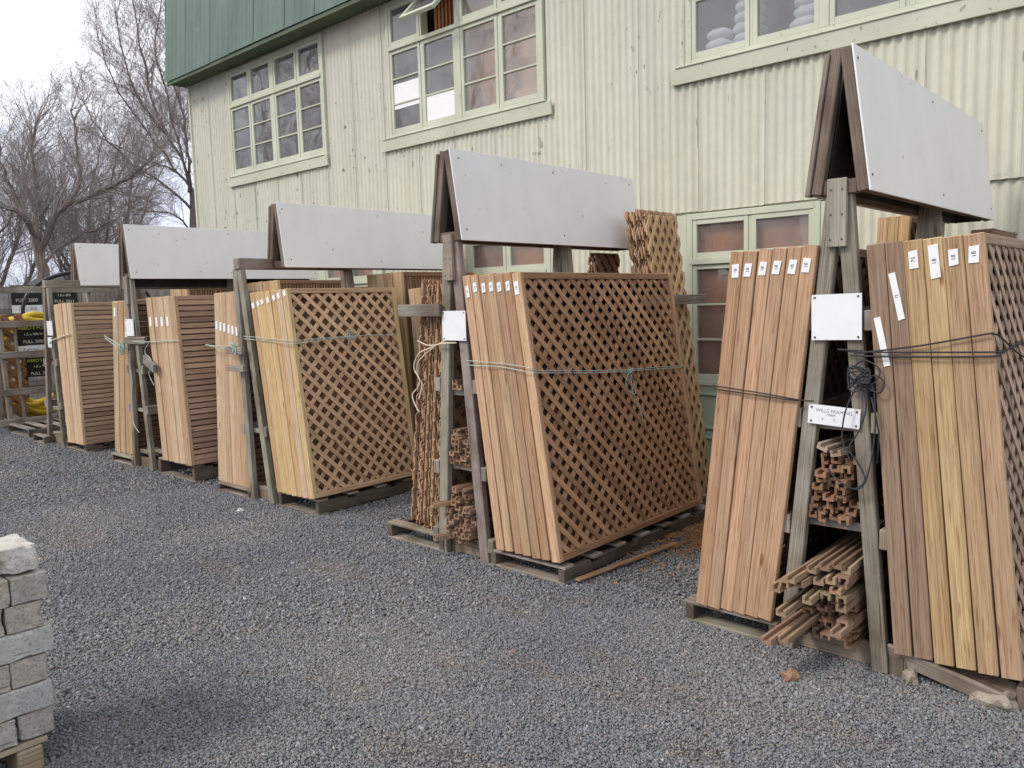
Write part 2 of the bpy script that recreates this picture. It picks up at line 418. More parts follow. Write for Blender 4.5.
PATCH = [(-2.74, 2.95, .16, .05), (-2.21, 2.5, .17, .045), (-2.52, 2.31, .10, .04), (-1.52, 2.68, .24, .06), (-2.16, 1.72, .12, .05), (-1.93, 1.81, .14, .05), (-1.79, 2.54, .16, .04),
         (-2.74, 1.89, .10, .05), (-1.27, 2.36, .12, .04), (-4.6, 2.3, .22, .07), (-2.6, 3.2, .1, .04), (-6.1, 2.0, .3, .10), (-3.95, 2.75, .2, .06), (-1.02, 2.8, .14, .05), (-2.02, 2.78, .12, .04)]
def dirtmask(p):
    w = .03*np.sin(p[:, 0]*23+p[:, 1]*17) + .02*np.sin(p[:, 0]*51-p[:, 1]*39); m = np.zeros(len(p))
    for x, y, a, b in PATCH: m = np.maximum(m, np.exp(-(((p[:, 0]-x+w)/a)**2 + ((p[:, 1]-y+w*.6)/b)**2)*.8))
    return m
def sector(p):
    a = np.degrees(np.arctan2(-p[:, 0], p[:, 1])); return (a > -42) & (a < 92)
def near(g, n):
    p = np.stack([g.uniform(-4.2, 1.6, n), g.uniform(.1, 4.2, n)], -1); d = np.hypot(p[:, 0], p[:, 1])
    return p[sector(p) & (d > 1.5) & (d < 4.0) & ~((g.random(n) < .55*dirtmask(p)))]
def mid(g, n):
    p = np.stack([g.uniform(-7.6, 2.2, n), g.uniform(.2, 5.85, n)], -1); d = np.hypot(p[:, 0], p[:, 1])
    return p[sector(p) & (d >= 4.0) & (d < 7.6) & ((p[:, 1] < 3.6) | (g.random(n) < .5)) & ~((g.random(n) < .55*dirtmask(p)))]
def far(g, n):
    p = np.stack([g.uniform(-16, -4, n), g.uniform(.0, 5.8, n)], -1); d = np.hypot(p[:, 0], p[:, 1])
    return p[(d >= 7.6)]
gravel('gravel', 'loose grey crushed stone gravel covering the yard in front', 555000, near, .0054, 1)
gravel('gravel', 'finer looking grey gravel of the yard around the middle racks', 630000, mid, .0068, 2)
gravel('gravel', 'distant grey gravel of the yard around the far racks', 260000, far, .0088, 3)

# ------------------------------------------------------------------ building
YW = 5.9
bld = thing('corrugated_building', 'two storey cream corrugated iron building with green roof fascia', 'building', (-4, YW, 0))
BX0, BX1 = -11.58, 4.0
PIT = .0695
wins = [(-10.46, -8.24, 3.40, 4.84), (-7.06, -4.80, 3.40, 4.86), (-3.36, -1.12, 3.40, 4.86),
        (-3.36, -2.22, 0.0, 2.262), (-5.92, -4.76, 0.0, 2.262), (-8.45, -7.35, 0.0, 2.262)]
def corrugated(x0, x1, z0, z1, y, amp=.0088, openings=(), lip=True):
    m = MB(); seg = 6; n = int((x1-x0)/PIT*seg); sheet = 8*seg
    for i in range(n):
        k = i//sheet
        off = .0018*(k % 2) + .0015*math.sin(k*2.7)
        xa = x0+i*PIT/seg; xb = x0+(i+1)*PIT/seg; xm = (xa+xb)/2
        ph = lambda j: y - amp*math.cos(2*math.pi*j/seg) - off
        iv = [(z0+.004*math.sin(k*3.3), z1)]
        for (a, b, c, d) in openings:
            if a < xm < b:
                nv = []
                for (p, q) in iv:
                    if d <= p or c >= q: nv.append((p, q)); continue
                    if c > p: nv.append((p, c))
                    if d < q: nv.append((d, q))
                iv = nv
        for (p, q) in iv:
            b = len(m.v)
            m.v += [(xa, ph(i), p), (xb, ph(i+1), p), (xb, ph(i+1), q), (xa, ph(i), q)]
            m._face([b, b+1, b+2, b+3], [(xa, p), (xb, p), (xb, q), (xa, q)], 0, True)
            if lip and i % sheet == 0:      # the lapped sheet edge
                b = len(m.v); m.v += [(xa, ph(i)-.004, p), (xa+.003, ph(i)-.004, p), (xa+.003, ph(i)-.004, q), (xa, ph(i)-.004, q), (xa, ph(i)+.01, p), (xa, ph(i)+.01, q)]
                m._face([b, b+1, b+2, b+3], [(0, 0)]*4, 0); m._face([b+4, b, b+3, b+5], [(0, 0)]*4, 1)
                if k % 5 in (0, 3):                  # open joint in shade along the lap
                    ww = .002+.002*abs(math.sin(k*5.1)); zc = lerp(p, q, .15*(k % 4)); b = len(m.v); yy = ph(i)-.0045
                    m.v += [(xa-ww, yy, zc), (xa, yy, zc), (xa, yy, q), (xa-ww, yy, q)]; m._face([b, b+1, b+2, b+3], [(0, 0)]*4, 1)
    return m
up = [(a, b, c, d) for a, b, c, d in wins[:3]]
o = corrugated(BX0, BX1, 2.272, 4.95, YW, openings=up).build('corrugated_cladding', [M['clad'], M['soffit']], bld)
o = corrugated(BX0, BX1, -.02, 2.34, YW+.024, openings=[(a, b, -1, d) for a, b, c, d in wins[3:]]).build('corrugated_cladding', [M['clad'], M['soffit']], bld)
m = MB(); m.box((BX0-.03, YW-.02, 0), (BX0+.012, YW+.06, 4.93)); m.build('corner_flashing', M['sill'], bld)
# other sides, ceiling of the lower floor, roof
m = MB(); m.box((BX0-.02, YW+.07, 0), (BX0+.05, 14, 5.2)); m.build('side_wall', M['clad'], bld)
m = MB(); m.box((BX1-.05, YW+.03, 0), (BX1+.02, 14, 5.2)); m.build('side_wall', M['clad'], bld)
m = MB(); m.box((BX0, 14, 0), (BX1, 14.1, 5.2)); m.build('back_wall', M['clad'], bld)
m = MB(); m.box((BX0+.06, 9.4, 0), (BX1-.06, 9.5, 5.0)); m.box((BX0+.06, YW+.12, 2.9), (BX1-.06, 9.4, 3.0)); m.box((BX0+.06, YW+.12, 4.96), (BX1-.06, 9.4, 5.02))
for x in (-7.8, -4.1): m.box((x, YW+.15, 3.0), (x+.08, 9.4, 4.96))
m.build('inner_wall', M['room'], bld)
m = MB(); m.box((-6.0, 6.06, 3.0), (-4.7, 6.1, 4.9)); m.box((-5.35, 5.99, 3.0), (-4.75, 6.05, 3.62)); m.build('inner_partition', M['partition'], bld)
# fascia: ribbed green sheet over a leaning band, with open laps
FZ = 4.9; FY = 5.60; TOP = 8.6; LEAN = math.tan(R(4.5))
m = MB(); x = -11.70; rr = random.Random(3); ri = 0
while x < BX1+.2:
    w = rr.choice([.50, .62, .46, .7]); xe = x + w; dy = rr.uniform(-.004, .004); n = max(3, int(w/.11)); pts = []
    for i in range(n):
        a = x + w*i/n; b = x + w*(i+1)/n; pts += [(a, 0), (a+(b-a)*.6, 0), (a+(b-a)*.7, .004), (a+(b-a)*.9, .004)]
    pts.append((xe-.018, 0))
    zb = FZ + rr.uniform(-.006, .006)
    for (a, d1), (b, d2) in zip(pts, pts[1:]):
        k = len(m.v); t = (TOP-zb)*LEAN
        m.v += [(a, FY+dy+d1, zb), (b, FY+dy+d2, zb), (b, FY+dy+d2+t, TOP), (a, FY+dy+d1+t, TOP)]
        m._face([k, k+1, k+2, k+3], [(a, 0), (b, 0), (b, 1), (a, 1)], 0)
    x = xe
m.build('fascia', M['fascia'], bld)
m = MB()
m.obox(((BX0+BX1)/2, FY+.045+(TOP-FZ)/2*LEAN, (FZ+TOP)/2+.012), (1, 0, 0), (0, LEAN, 1), BX1-BX0+.2, (TOP-FZ), .04)
m.build('fascia_backing', M['soffit'], bld)
m = MB(); m.box((-11.68, FY+.018, FZ-.03), (BX1, YW+.02, FZ+.0)); m.box((-11.69, FY+.016, FZ-.05), (BX1, FY+.05, FZ-.012)); m.build('soffit', M['soffit'], bld)
m = MB(); m.box((-11.68, FY+.31, TOP-.05), (BX1+.1, 14.2, TOP)); m.box((-11.68, FY+.3, 5.0), (-11.62, 14.2, TOP-.05)); m.build('roof', M['soffit'], bld)

def window(x0, x1, z0, z1, zt, groups, open_pane=None, label=None, lower=True, bars=2):
    """timber window: frame, transom, sashes below and lights above; groups = lists of column edges"""
    W = MB(); F = YW-.028
    fw = .05
    W.box((x0, F, z0), (x0+fw, YW+.09, z1)); W.box((x1-fw, F, z0), (x1, YW+.09, z1))
    W.box((x0+fw, F+.001, z1-fw), (x1-fw, YW+.09, z1)); W.box((x0+fw, F+.001, z0), (x1-fw, YW+.09, z0+.04))
    W.box((x0+fw, F-.012, zt-.03), (x1-fw, YW+.088, zt+.012))
    edges = groups
    for k, e in enumerate(edges[1:-1]):
        big = (len(edges) == 5 and k == 1)
        h = .035 if big else .012
        W.box((e-h, F+(.002 if big else .014), z0+.04), (e+h, YW+.087, zt-.03)); W.box((e-h, F+(.002 if big else .014), zt+.012), (e+h, YW+.087, z1-fw))
    fr = W.build('window', M['trim'], bld, bevel=.003)
    if label: fr['label'] = label
    g = MB()
    for k in range(len(edges)-1):
        a, b = edges[k], edges[k+1]
        a += fw if k == 0 else (.036 if len(edges) == 5 and k == 2 else .013); b -= fw if k == len(edges)-2 else (.036 if len(edges) == 5 and k == 1 else .013)
        for (p, q, nb, top) in ((z0+.042, zt-.032, bars, False), (zt+.014, z1-fw-.002, 0, True)):
            s = MB(); sw = .037; y0, y1 = YW-.02, YW+.02
            s.box((a, y0, p), (a+sw, y1, q)); s.box((b-sw, y0, p), (b, y1, q)); s.box((a+sw, y0+.001, q-sw), (b-sw, y1, q)); s.box((a+sw, y0+.001, p), (b-sw, y1, p+sw*1.35))
            gb = []
            for i in range(nb):
                z = lerp(p+sw*1.35, q-sw, (i+1)/(nb+1)); s.box((a+sw, y0+.004, z-.008), (b-sw, y1-.004, z+.008))
            ga, gbb, gp, gq = a+sw-.004, b-sw+.004, p+sw*1.35-.004, q-sw+.004
            if top and open_pane == k:
                s.box((ga, YW-.001, gp), (gbb, YW+.003, gq), 1)
                o = s.build('sash', [M['trim'], M['glass']], fr, bevel=.002)
                o['label'] = 'top hung sash propped open'
                # swing outwards about the top edge
                h = Vector(((a+b)/2, YW-.02, q)); ang = R(-44)
                for v in o.data.vertices:
                    P = Vector(v.co) + wloc(fr) - h
                    P = Matrix.Rotation(ang, 3, 'X') @ P
                    v.co = P + h - wloc(fr)
            else:
                s.build('sash', M['trim'], fr, bevel=.002)
                g.box((ga, YW-.001, gp), (gbb, YW+.003, gq))
    g.build('pane', M['glass'], fr)
    return fr
def ed(a, b, n): return [lerp(a, b, i/n) for i in range(n+1)]
window(-10.46, -8.22, 3.42, 4.84, 4.37, ed(-10.46, -8.22, 4), label='upper window nearest the left corner reflecting bare trees')
window(-7.04, -4.81, 3.42, 4.86, 4.37, ed(-7.04, -4.81, 4), 1, label='middle upper window with one top sash propped open')
window(-3.34, -1.14, 3.42, 4.86, 4.37, ed(-3.34, -1.14, 4), bars=1, label='upper window at right cut by the top of the photo')
for (a, b, n) in ((-10.55, -8.2, 0), (-7.17, -4.72, 1), (-3.47, -1.0, 2)):
    m = MB(); m.obox(((a+b)/2, YW-.033, 3.352), (1, 0, 0), (0, -.09, 1), b-a, .125, .022); m.box((a+.05, YW-.06, 3.412), (b-.05, YW+.02, 3.424)); m.build('sill', M['sill'], bld, bevel=.003)
for (a, b) in ((-3.34, -2.25), (-5.90, -4.78), (-8.43, -7.37)):
    fr = window(a, b, .86, 2.255, 1.875, ed(a, b, 2), label=None)
    m = MB(); m.box((a, YW-.02, .0), (b, YW+.05, .858)); 
    for k in range(2):
        p = lerp(a, b, k/2)+.07; q = lerp(a, b, (k+1)/2)-.07
        for z0, z1 in ((.06, .44), (.50, .80)):
            m.box((p, YW-.034, z0), (p+.02, YW-.019, z1)); m.box((q-.02, YW-.034, z0), (q, YW-.019, z1)); m.box((p+.02, YW-.034, z0), (q-.02, YW-.019, z0+.02)); m.box((p+.02, YW-.034, z1-.02), (q-.02, YW-.019, z1))
    m.build('lower_panel', M['greenpanel'], bld, bevel=.002)
    for j0, j1 in ((a-.09, a-.003), (b+.003, b+.09)):
        m = MB(); m.box((j0, YW-.022, 0), (j1, YW+.05, 2.25)); m.build('jamb_board', M['trim'], bld)
    m = MB(); m.box((a+.03, YW+.05, .9), (b-.03, YW+.065, 2.23)); m.build('window_backing', M['ply'], bld)
m = MB(); m.box((-4.66, YW-.012, 2.12), (-3.45, YW+.01, 2.268)); m.build('flashing_board', M['sill'], bld)
# things seen behind the upper glass
m = MB(); m.box((-6.965, YW-.006, 3.72), (-6.545, YW-.0035, 3.985)); o = m.build('paper_sheet', M['paper']); tag(o, 'white sheet covering the middle pane of the middle upper window', 'paper', 'white sheets on the middle upper window')
m = MB(); m.box((-6.43, YW-.006, 3.515), (-6.01, YW-.0035, 3.775)); o = m.build('paper_sheet', M['paper']); tag(o, 'white sheet covering a bottom pane, right of the other white sheet', 'paper', 'white sheets on the middle upper window')
m = MB(); m.board((-6.62, YW+.35, 3.1), (-6.92, YW+.25, 4.1), .05, .02, (1, 0, 0)); tag(m.build('wooden_slat', M['new'], None, (.6, .55, .5)), 'pale slat leaning inside the leftmost column of the middle upper window', 'slat', 'slats leaning inside the windows')
m = MB(); m.board((-6.10, YW+.35, 3.1), (-6.30, YW+.25, 4.2), .05, .02, (1, 0, 0)); tag(m.build('wooden_slat', M['new'], None, (.6, .55, .5)), 'pale slat leaning behind the second column of the middle upper window', 'slat', 'slats leaning inside the windows')
m = MB(); m.board((-9.78, YW+.12, 3.95), (-9.52, YW+.12, 4.35), .05, .02, (1, 0, 0)); tag(m.build('wooden_slat', M['new'], None, (.7, .68, .62)), 'white slat slanting behind the upper window nearest the left corner', 'slat', 'slats leaning inside the windows')
m = MB(); 
for i in range(9): m.box((-6.44+i*.055, YW+.16, 4.35), (-6.41+i*.055, YW+.18, 4.9))
tag(m.build('curtain', M['ply']), 'brown striped curtain behind the propped open sash', 'curtain')
def sack(x, y, z, w, d, h, label):
    me = bpy.data.meshes.new('folded_sack'); vs = []; fs = []; nu, nv = 14, 7; s = random.Random(int((x*31+z*77)*100))
    for j in range(nv):
        ph = -math.pi/2 + math.pi*j/(nv-1)
        for i in range(nu):
            th = 2*math.pi*i/nu; f = lambda t, p: math.copysign(abs(t)**p, t)
            k = 1+.06*math.sin(3*th+s.random()*.3)+s.uniform(-.03, .03)
            cx_ = f(math.cos(th), .6)*abs(math.cos(ph))**.3; vs.append((w/2*cx_*k, d/2*f(math.sin(th), .55)*abs(math.cos(ph))**.3*k, h/2*f(math.sin(ph), .8)*(1.12-.85*abs(cx_)**2.5)))
    for j in range(nv-1):
        for i in range(nu):
            fs.append((j*nu+i, j*nu+(i+1) % nu, (j+1)*nu+(i+1) % nu, (j+1)*nu+i))
    me.from_pydata(vs, [], fs); me.materials.append(M['cloth']); me.polygons.foreach_set('use_smooth', [True]*len(fs))
    o = bpy.data.objects.new('folded_sack', me); col.objects.link(o); o.location = (x, y, z+h/2); o.rotation_euler[2] = s.uniform(-.2, .2)
    return tag(o, label, 'sack', 'white sacks stacked behind the right upper window')
for (x, n, w, nm) in ((-3.10, 3, .26, 'short left'), (-2.90, 6, .24, 'taller middle'), (-2.40, 6, .30, 'right')):
    for i in range(n):
        sack(x+rnd.uniform(-.015, .015), 6.07, 3.44+i*.078, w*(1-.03*i), .26, .084, f'white folded sack, {ORD[i]} up in the {nm} stack behind the right upper window')
m = MB(); m.box((-3.3, YW+.03, 3.38), (-1.2, YW+.45, 3.438)); m.build('inner_shelf', M['room'], bld)

# ------------------------------------------------------------------ lattice panels and stacks
def clip(poly, w, h):
    def cut(P, f, g):
        out = []
        for i in range(len(P)):
            a, b = P[i], P[(i+1) % len(P)]; fa, fb = f(a), f(b)
            if fa >= 0: out.append(a)
            if (fa >= 0) != (fb >= 0):
                t = fa/(fa-fb); out.append((lerp(a[0], b[0], t), lerp(a[1], b[1], t)))
        return out
    for f in (lambda p: p[0], lambda p: w-p[0], lambda p: p[1], lambda p: h-p[1]):
        poly = cut(poly, f, None)
        if len(poly) < 3: return []
    return poly
def lattice(m, w, h, y0, z0, xc, pitch, sw, th, trim=True, ang=45, ph=0):
    """two crossed layers of slats in the YZ plane centred on x = xc"""
    for lay, sg in ((0, 1), (1, -1)):
        c, s = math.cos(R(ang)), math.sin(R(ang))*sg
        d = (c, s); e = (-s, c)
        L = w+h
        k = -int((w+h)/pitch)-1
        while k*pitch < w+h:
            o = k*pitch + (pitch*.37 if sg < 0 else 0) + ph*pitch; k += 1
            ctr = (w/2+e[0]*o, h/2+e[1]*o)
            if trim:
                P = [(ctr[0]+d[0]*i*L+e[0]*j*sw/2, ctr[1]+d[1]*i*L+e[1]*j*sw/2) for i, j in ((-1, -1), (1, -1), (1, 1), (-1, 1))]
                P = clip(P, w, h)
                if len(P) < 3: continue
            else:
                ts = []
                for ax, lim in ((0, w), (1, h)):
                    if abs(d[ax]) > 1e-6: ts.append(sorted(((0-ctr[ax])/d[ax], (lim-ctr[ax])/d[ax])))
                t0 = max(t[0] for t in ts)+sw*.42; t1 = min(t[1] for t in ts)-sw*.42
                if t1-t0 < .06: continue
                P = [(ctr[0]+d[0]*t+e[0]*j*sw/2, ctr[1]+d[1]*t+e[1]*j*sw/2) for t, j in ((t0, -1), (t1, -1), (t1, 1), (t0, 1))]
                P = [(x, y) for x, y in P]
            P = [(x+y0, y+z0) for x, y in P]
            a = xc + (0 if lay else -th); 
            m.prism(P, 'x', a, a+th-.0006, 0, d)

def panel_mesh(L, H, T, kind, pitch, sw, ty=.035):
    """panel standing on z=0, y 0..L, x -T/2..T/2; returns dict of part name -> mesh builder list"""
    parts = []
    for y in (0, L-ty):
        m = MB(); m.box((-T/2, y, 0), (T/2, y+ty, H)); parts.append(('stile', m, .003))
    for z in (0.0, H-.04):
        m = MB(); m.box((-T/2+.001, ty, z), (T/2-.001, L-ty, z+.04-.001)); parts.append(('rail', m, .003))
    m = MB(); tl = .0055
    if kind == 'lattice': lattice(m, L-2*ty, H-.08, ty, .04, T*.5-tl-.008, pitch, sw, tl)
    elif kind == 'slat':
        z = .045
        while z < H-.05:
            w = sw*rnd.uniform(.96, 1.03); m.obox((T*.5-.014, L/2, z+w/2), (0, 1, 0), (.12, 0, 1), L-2*ty, w, .011); z += pitch
        for xx in (-T*.5+.012,): 
            m.obox((xx, L/2, H/2), (0, 0, 1), (0, 1, 0), H-.08, .045, .014)
    else:  # upright slats
        y = ty+.004
        while y < L-ty-.02:
            m.obox((T*.5-.014, y+sw/2, H/2), (0, 0, 1), (0, 1, 0), H-.08, sw, .011); y += pitch
    parts.append((kind if kind == 'lattice' else 'slats', m, 0))
    return parts
protos = {}
def dup(o, parent=None):
    c = o.copy(); col.objects.link(c)
    if parent: c.parent = parent
    for ch in list(o.children): dup(ch, c)
    return c
def stack(key, side, n, xb, xt, zb, H, Y0, L, T, kind, pitch, sw, cols, lat, group, lab, tags=None, tagz=None, cat='trellis panel', taghw=(.03, .075)):
    """n panels leaning side by side; xb/xt = outer range of bottoms/tops, index 0 = nearest the rack"""
    pr = None; out = []
    for i in range(n):
        t = (i+.5)/n
        b = lerp(*xb, t); a = lerp(*xt, t)
        ang = math.atan2(a-b, H)
        lb = lab(i) if callable(lab) else lab
        if pr is None:
            root = thing(kind == 'lattice' and 'trellis' or 'slatted_screen', lb, cat, (0, 0, 0), group)
            for nm, m, bv in panel_mesh(L, H, T, kind, pitch, sw): m.build(nm, M['new'] if nm in ('stile', 'rail') else M['lat'], root, bevel=bv)
            pr = root
        else: root = dup(pr); root['label'] = lb
        zz = zb[0] if i == 0 else lerp(zb[0], zb[1], t)
        root.location = (b, Y0+rnd.uniform(-.006, .006), zz+rnd.uniform(0, .004)); root.rotation_euler = (0, ang, 0)
        c = jit(cols[i % len(cols)], .035)
        for ch in root.children:
            nm = ch.name.split('.')[0]
            ch.color = (*(c if nm == 'stile' else (jit(lat if i == n-1 else tuple(x*k for x, k in zip(lat, (.55, .48, .45))), .06) if nm in ('lattice', 'slats') else jit(tuple(x*.9 for x in lat), .05))), 1)  # inner panels' lattice and slats tinted darker, painting in the shade inside the stack
        out.append(root)
    for i, root in enumerate(out):
        if tags and tags[i]:
            tz, w, h, tilt, body = tags[i]
            m = MB(); cx = rnd.uniform(-.005, .005)
            pts = [(-w/2, -h/2), (w/2*.9, -h/2+rnd.uniform(0, .004)), (w/2, h/2), (-w/2*.95, h/2-rnd.uniform(0, .004))]
            ct, st = math.cos(R(tilt)), math.sin(R(tilt))
            m.prism([(cx+p*ct-q*st, tz+p*st+q*ct) for p, q in pts], 'y', -.004, -.0015)
            o = m.build('paper_tag', M['paper']); o.parent = root
            if body:
                tx = letters('lettering', body, w*.62, M['ink'], root, (0, 0, 0), (90, -90+tilt, 0), ext=.0002)
                tx.parent = o; tx.location = (cx, -.0046, tz)
    return out

def side_lab(what, where):
    return lambda i: f'{what}, {ORD[i]} out from the legs of the {where}'
# --- nearest rack (R1)
tg = [(1.72-.13, .033, .06, 0, '1800')]*6
l1 = ['reddish lattice panel left of the nearest rack, %s' % s for s in ('against the rack legs', 'second from the rack legs', 'third from the rack legs', 'fourth from the rack legs', 'fifth from the rack legs', 'outermost')]
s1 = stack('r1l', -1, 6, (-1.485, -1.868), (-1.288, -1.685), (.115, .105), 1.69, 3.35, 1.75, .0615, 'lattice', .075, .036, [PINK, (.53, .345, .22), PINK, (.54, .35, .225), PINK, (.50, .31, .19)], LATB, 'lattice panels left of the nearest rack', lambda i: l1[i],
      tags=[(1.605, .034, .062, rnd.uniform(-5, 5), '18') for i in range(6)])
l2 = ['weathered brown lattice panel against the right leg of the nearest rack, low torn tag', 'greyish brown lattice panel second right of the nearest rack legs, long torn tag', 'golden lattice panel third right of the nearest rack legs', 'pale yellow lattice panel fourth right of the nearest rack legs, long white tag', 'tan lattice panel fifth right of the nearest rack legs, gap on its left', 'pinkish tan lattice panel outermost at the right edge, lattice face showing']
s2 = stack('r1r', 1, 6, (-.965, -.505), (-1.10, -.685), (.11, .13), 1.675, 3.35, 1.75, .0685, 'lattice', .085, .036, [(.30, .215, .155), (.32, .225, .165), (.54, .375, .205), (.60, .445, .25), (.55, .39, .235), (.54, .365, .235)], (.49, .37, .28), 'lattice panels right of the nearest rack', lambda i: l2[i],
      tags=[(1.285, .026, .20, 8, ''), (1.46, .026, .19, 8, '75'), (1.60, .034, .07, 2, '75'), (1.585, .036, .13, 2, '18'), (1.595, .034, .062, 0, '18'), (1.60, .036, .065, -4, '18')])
# --- second rack (R2)
l3 = ['pinkish tan lattice panel right of the second rack, %s' % s for s in ('against the rack leg', 'second from the leg', 'third from the leg', 'fourth from the leg', 'fifth from the leg', 'sixth from the leg', 'outermost with its lattice face showing')]
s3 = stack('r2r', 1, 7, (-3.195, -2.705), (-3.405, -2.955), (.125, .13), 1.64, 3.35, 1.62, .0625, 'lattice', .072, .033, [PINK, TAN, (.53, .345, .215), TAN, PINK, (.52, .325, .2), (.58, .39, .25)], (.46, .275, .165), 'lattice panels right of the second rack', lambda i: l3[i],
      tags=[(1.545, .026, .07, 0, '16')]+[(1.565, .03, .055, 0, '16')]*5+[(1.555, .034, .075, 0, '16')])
# --- third rack (R3)
l4 = ['yellowish lattice panel right of the third rack, %s' % s for s in ('against the leaning leg', 'second from the leg', 'third from the leg', 'fourth from the leg', 'fifth from the leg', 'sixth from the leg', 'outermost with its lattice face showing')]
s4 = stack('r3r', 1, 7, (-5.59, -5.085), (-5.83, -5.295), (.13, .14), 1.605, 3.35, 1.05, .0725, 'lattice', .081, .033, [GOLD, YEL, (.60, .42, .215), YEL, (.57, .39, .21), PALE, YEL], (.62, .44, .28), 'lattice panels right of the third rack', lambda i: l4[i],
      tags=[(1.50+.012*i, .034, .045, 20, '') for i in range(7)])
l5 = ['tan slatted panel in the left stack of the third rack, %s' % s for s in ('against the upright leg', 'second from the leg', 'third from the leg', 'fourth from the leg', 'fifth from the leg', 'sixth from the leg', 'outermost')]
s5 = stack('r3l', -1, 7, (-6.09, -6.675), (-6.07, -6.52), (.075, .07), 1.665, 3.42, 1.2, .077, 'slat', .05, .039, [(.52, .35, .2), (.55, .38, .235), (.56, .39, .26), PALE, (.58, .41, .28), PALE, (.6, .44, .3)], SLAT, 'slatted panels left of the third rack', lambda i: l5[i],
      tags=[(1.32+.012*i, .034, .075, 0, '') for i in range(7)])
# --- fourth rack (R4)
l6 = ['pale slatted panel right of the fourth rack, %s' % s for s in ('against the leg', 'second from the leg', 'third from the leg', 'fourth from the leg', 'outermost with its slats showing')]
s6 = stack('r4r', 1, 5, (-7.605, -7.01), (-7.712, -7.125), (.165, .17), 1.56, 3.35, 1.25, .112, 'slat', .053, .041, [PALE, TAN, PALE, PALE, (.57, .40, .26)], SLAT, 'slatted panels right of the fourth rack', lambda i: l6[i],
      tags=[(1.33, .04, .09, 0, '')]*4+[None])
l7 = ['tan slatted panel left of the fourth rack, %s' % s for s in ('against the leg', 'second from the leg', 'third from the leg', 'outermost')]
s7 = stack('r4l', -1, 4, (-8.405, -8.94), (-8.185, -8.69), (.10, .09), 1.625, 3.43, 1.25, .122, 'slat', .053, .041, [GOLD, (.46, .30, .16), TAN, PALE], SLAT, 'slatted panels left of the fourth rack', lambda i: l7[i],
      tags=[(1.27, .04, .08, 0, ''), (1.27, .04, .08, 0, ''), None, (1.52, .04, .09, 0, '')])
# --- fifth rack (R5)
l8 = ['pale slatted panel right of the farthest roofed rack, %s' % s for s in ('against the leg', 'second from the leg', 'third from the leg', 'outermost with its slats showing')]
s8 = stack('r5r', 1, 4, (-10.10, -9.63), (-10.19, -9.655), (.09, .10), 1.615, 3.35, 1.25, .118, 'slat', .053, .041, [PALE, (.54, .38, .25), PALE, PALE], SLAT, 'slatted panels right of the farthest roofed rack', lambda i: l8[i])
# --- taller stacks at the wall ends of the racks
def back(x0, x1, where, Y0=4.62, L=.95, H=1.76, kind='upright', lean=.10, cat='trellis panel', n=4, c=YEL):
    stack('b', 1, n, (x0+lean, x1+lean), (x0, x1), (.11, .12), H, Y0, L, abs(x1-x0)/n*.93, kind, .034 if kind != 'lattice' else .08, .022 if kind != 'lattice' else .042, [c, PALE, TAN], LATB, 'taller panels at the wall end of the ' + where, lambda i: f'taller slatted panel at the wall end of the {where}, {ORD[i]} from inside')
back(-5.95, -5.46, 'third rack'); back(-8.07, -7.45, 'fourth rack'); back(-10.2, -9.75, 'farthest roofed rack', Y0=4.75, n=3)
stack('r3b', 1, 2, (-5.22, -5.08), (-5.36, -5.20), (.13, .13), 1.60, 4.60, .95, .071, 'lattice', .081, .037, [PALE, YEL], (.40, .26, .16), 'lattice panels behind the right stack of the third rack', lambda i: 'lattice panel standing behind the right stack of the third rack, ' + ('inner one' if i == 0 else 'outer one'))
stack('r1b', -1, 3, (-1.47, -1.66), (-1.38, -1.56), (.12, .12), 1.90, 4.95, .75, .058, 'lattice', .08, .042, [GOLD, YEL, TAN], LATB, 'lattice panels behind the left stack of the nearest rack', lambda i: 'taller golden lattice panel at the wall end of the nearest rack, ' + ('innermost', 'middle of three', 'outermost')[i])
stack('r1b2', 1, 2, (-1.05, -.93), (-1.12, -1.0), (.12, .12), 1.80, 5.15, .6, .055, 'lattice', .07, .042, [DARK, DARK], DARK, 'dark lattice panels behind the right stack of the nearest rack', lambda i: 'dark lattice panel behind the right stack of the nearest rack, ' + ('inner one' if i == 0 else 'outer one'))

# --- loose lattice sheets (untrimmed slat ends)
def sheets(n, xb, xt, zb, H, Y0, L, pitch, sw, th, cols, group, lab, ang=45, trim=False):
    pr = None
    for i in range(n):
        t = (i+.5)/n; b = lerp(*xb, t); a = lerp(*xt, t)
        if i < 2 or pr is None:
            pass
        if i % 3 == 0 or pr is None:
            m2 = MB(); lattice(m2, L, H, 0, 0, 0, pitch, sw, th, trim, ang, rnd.random()); o = m2.build('lattice_sheet', M['lat']); pr = o
        else: o = pr.copy(); col.objects.link(o)
        tag(o, lab(i), 'lattice sheet', group)
        o.location = (b, Y0+rnd.uniform(-.014, .016), zb+rnd.uniform(-.02, .03)); o.rotation_euler = (0, math.atan2(a-b, H), 0); o.color = (*jit(cols, .16), 1)
sheets(12, (-3.775, -4.055), (-3.635, -3.835), .13, 1.60, 3.41, 1.3, .085, .042, .0086, (.44, .285, .18), 'loose lattice sheets left of the second rack', lambda i: f'unframed lattice sheet on edge, {ORD[i]} out from the left leg of the second rack', 48, True)
sheets(8, (-3.04, -2.83), (-3.33, -3.13), .13, 2.09, 4.93, .45, .080, .034, .0065, (.58, .40, .25), 'tall narrow lattice sheets at the wall end of the second rack', lambda i: f'tall narrow lattice sheet, {ORD[i]} of eight leaning at the wall end of the second rack', -55, True)
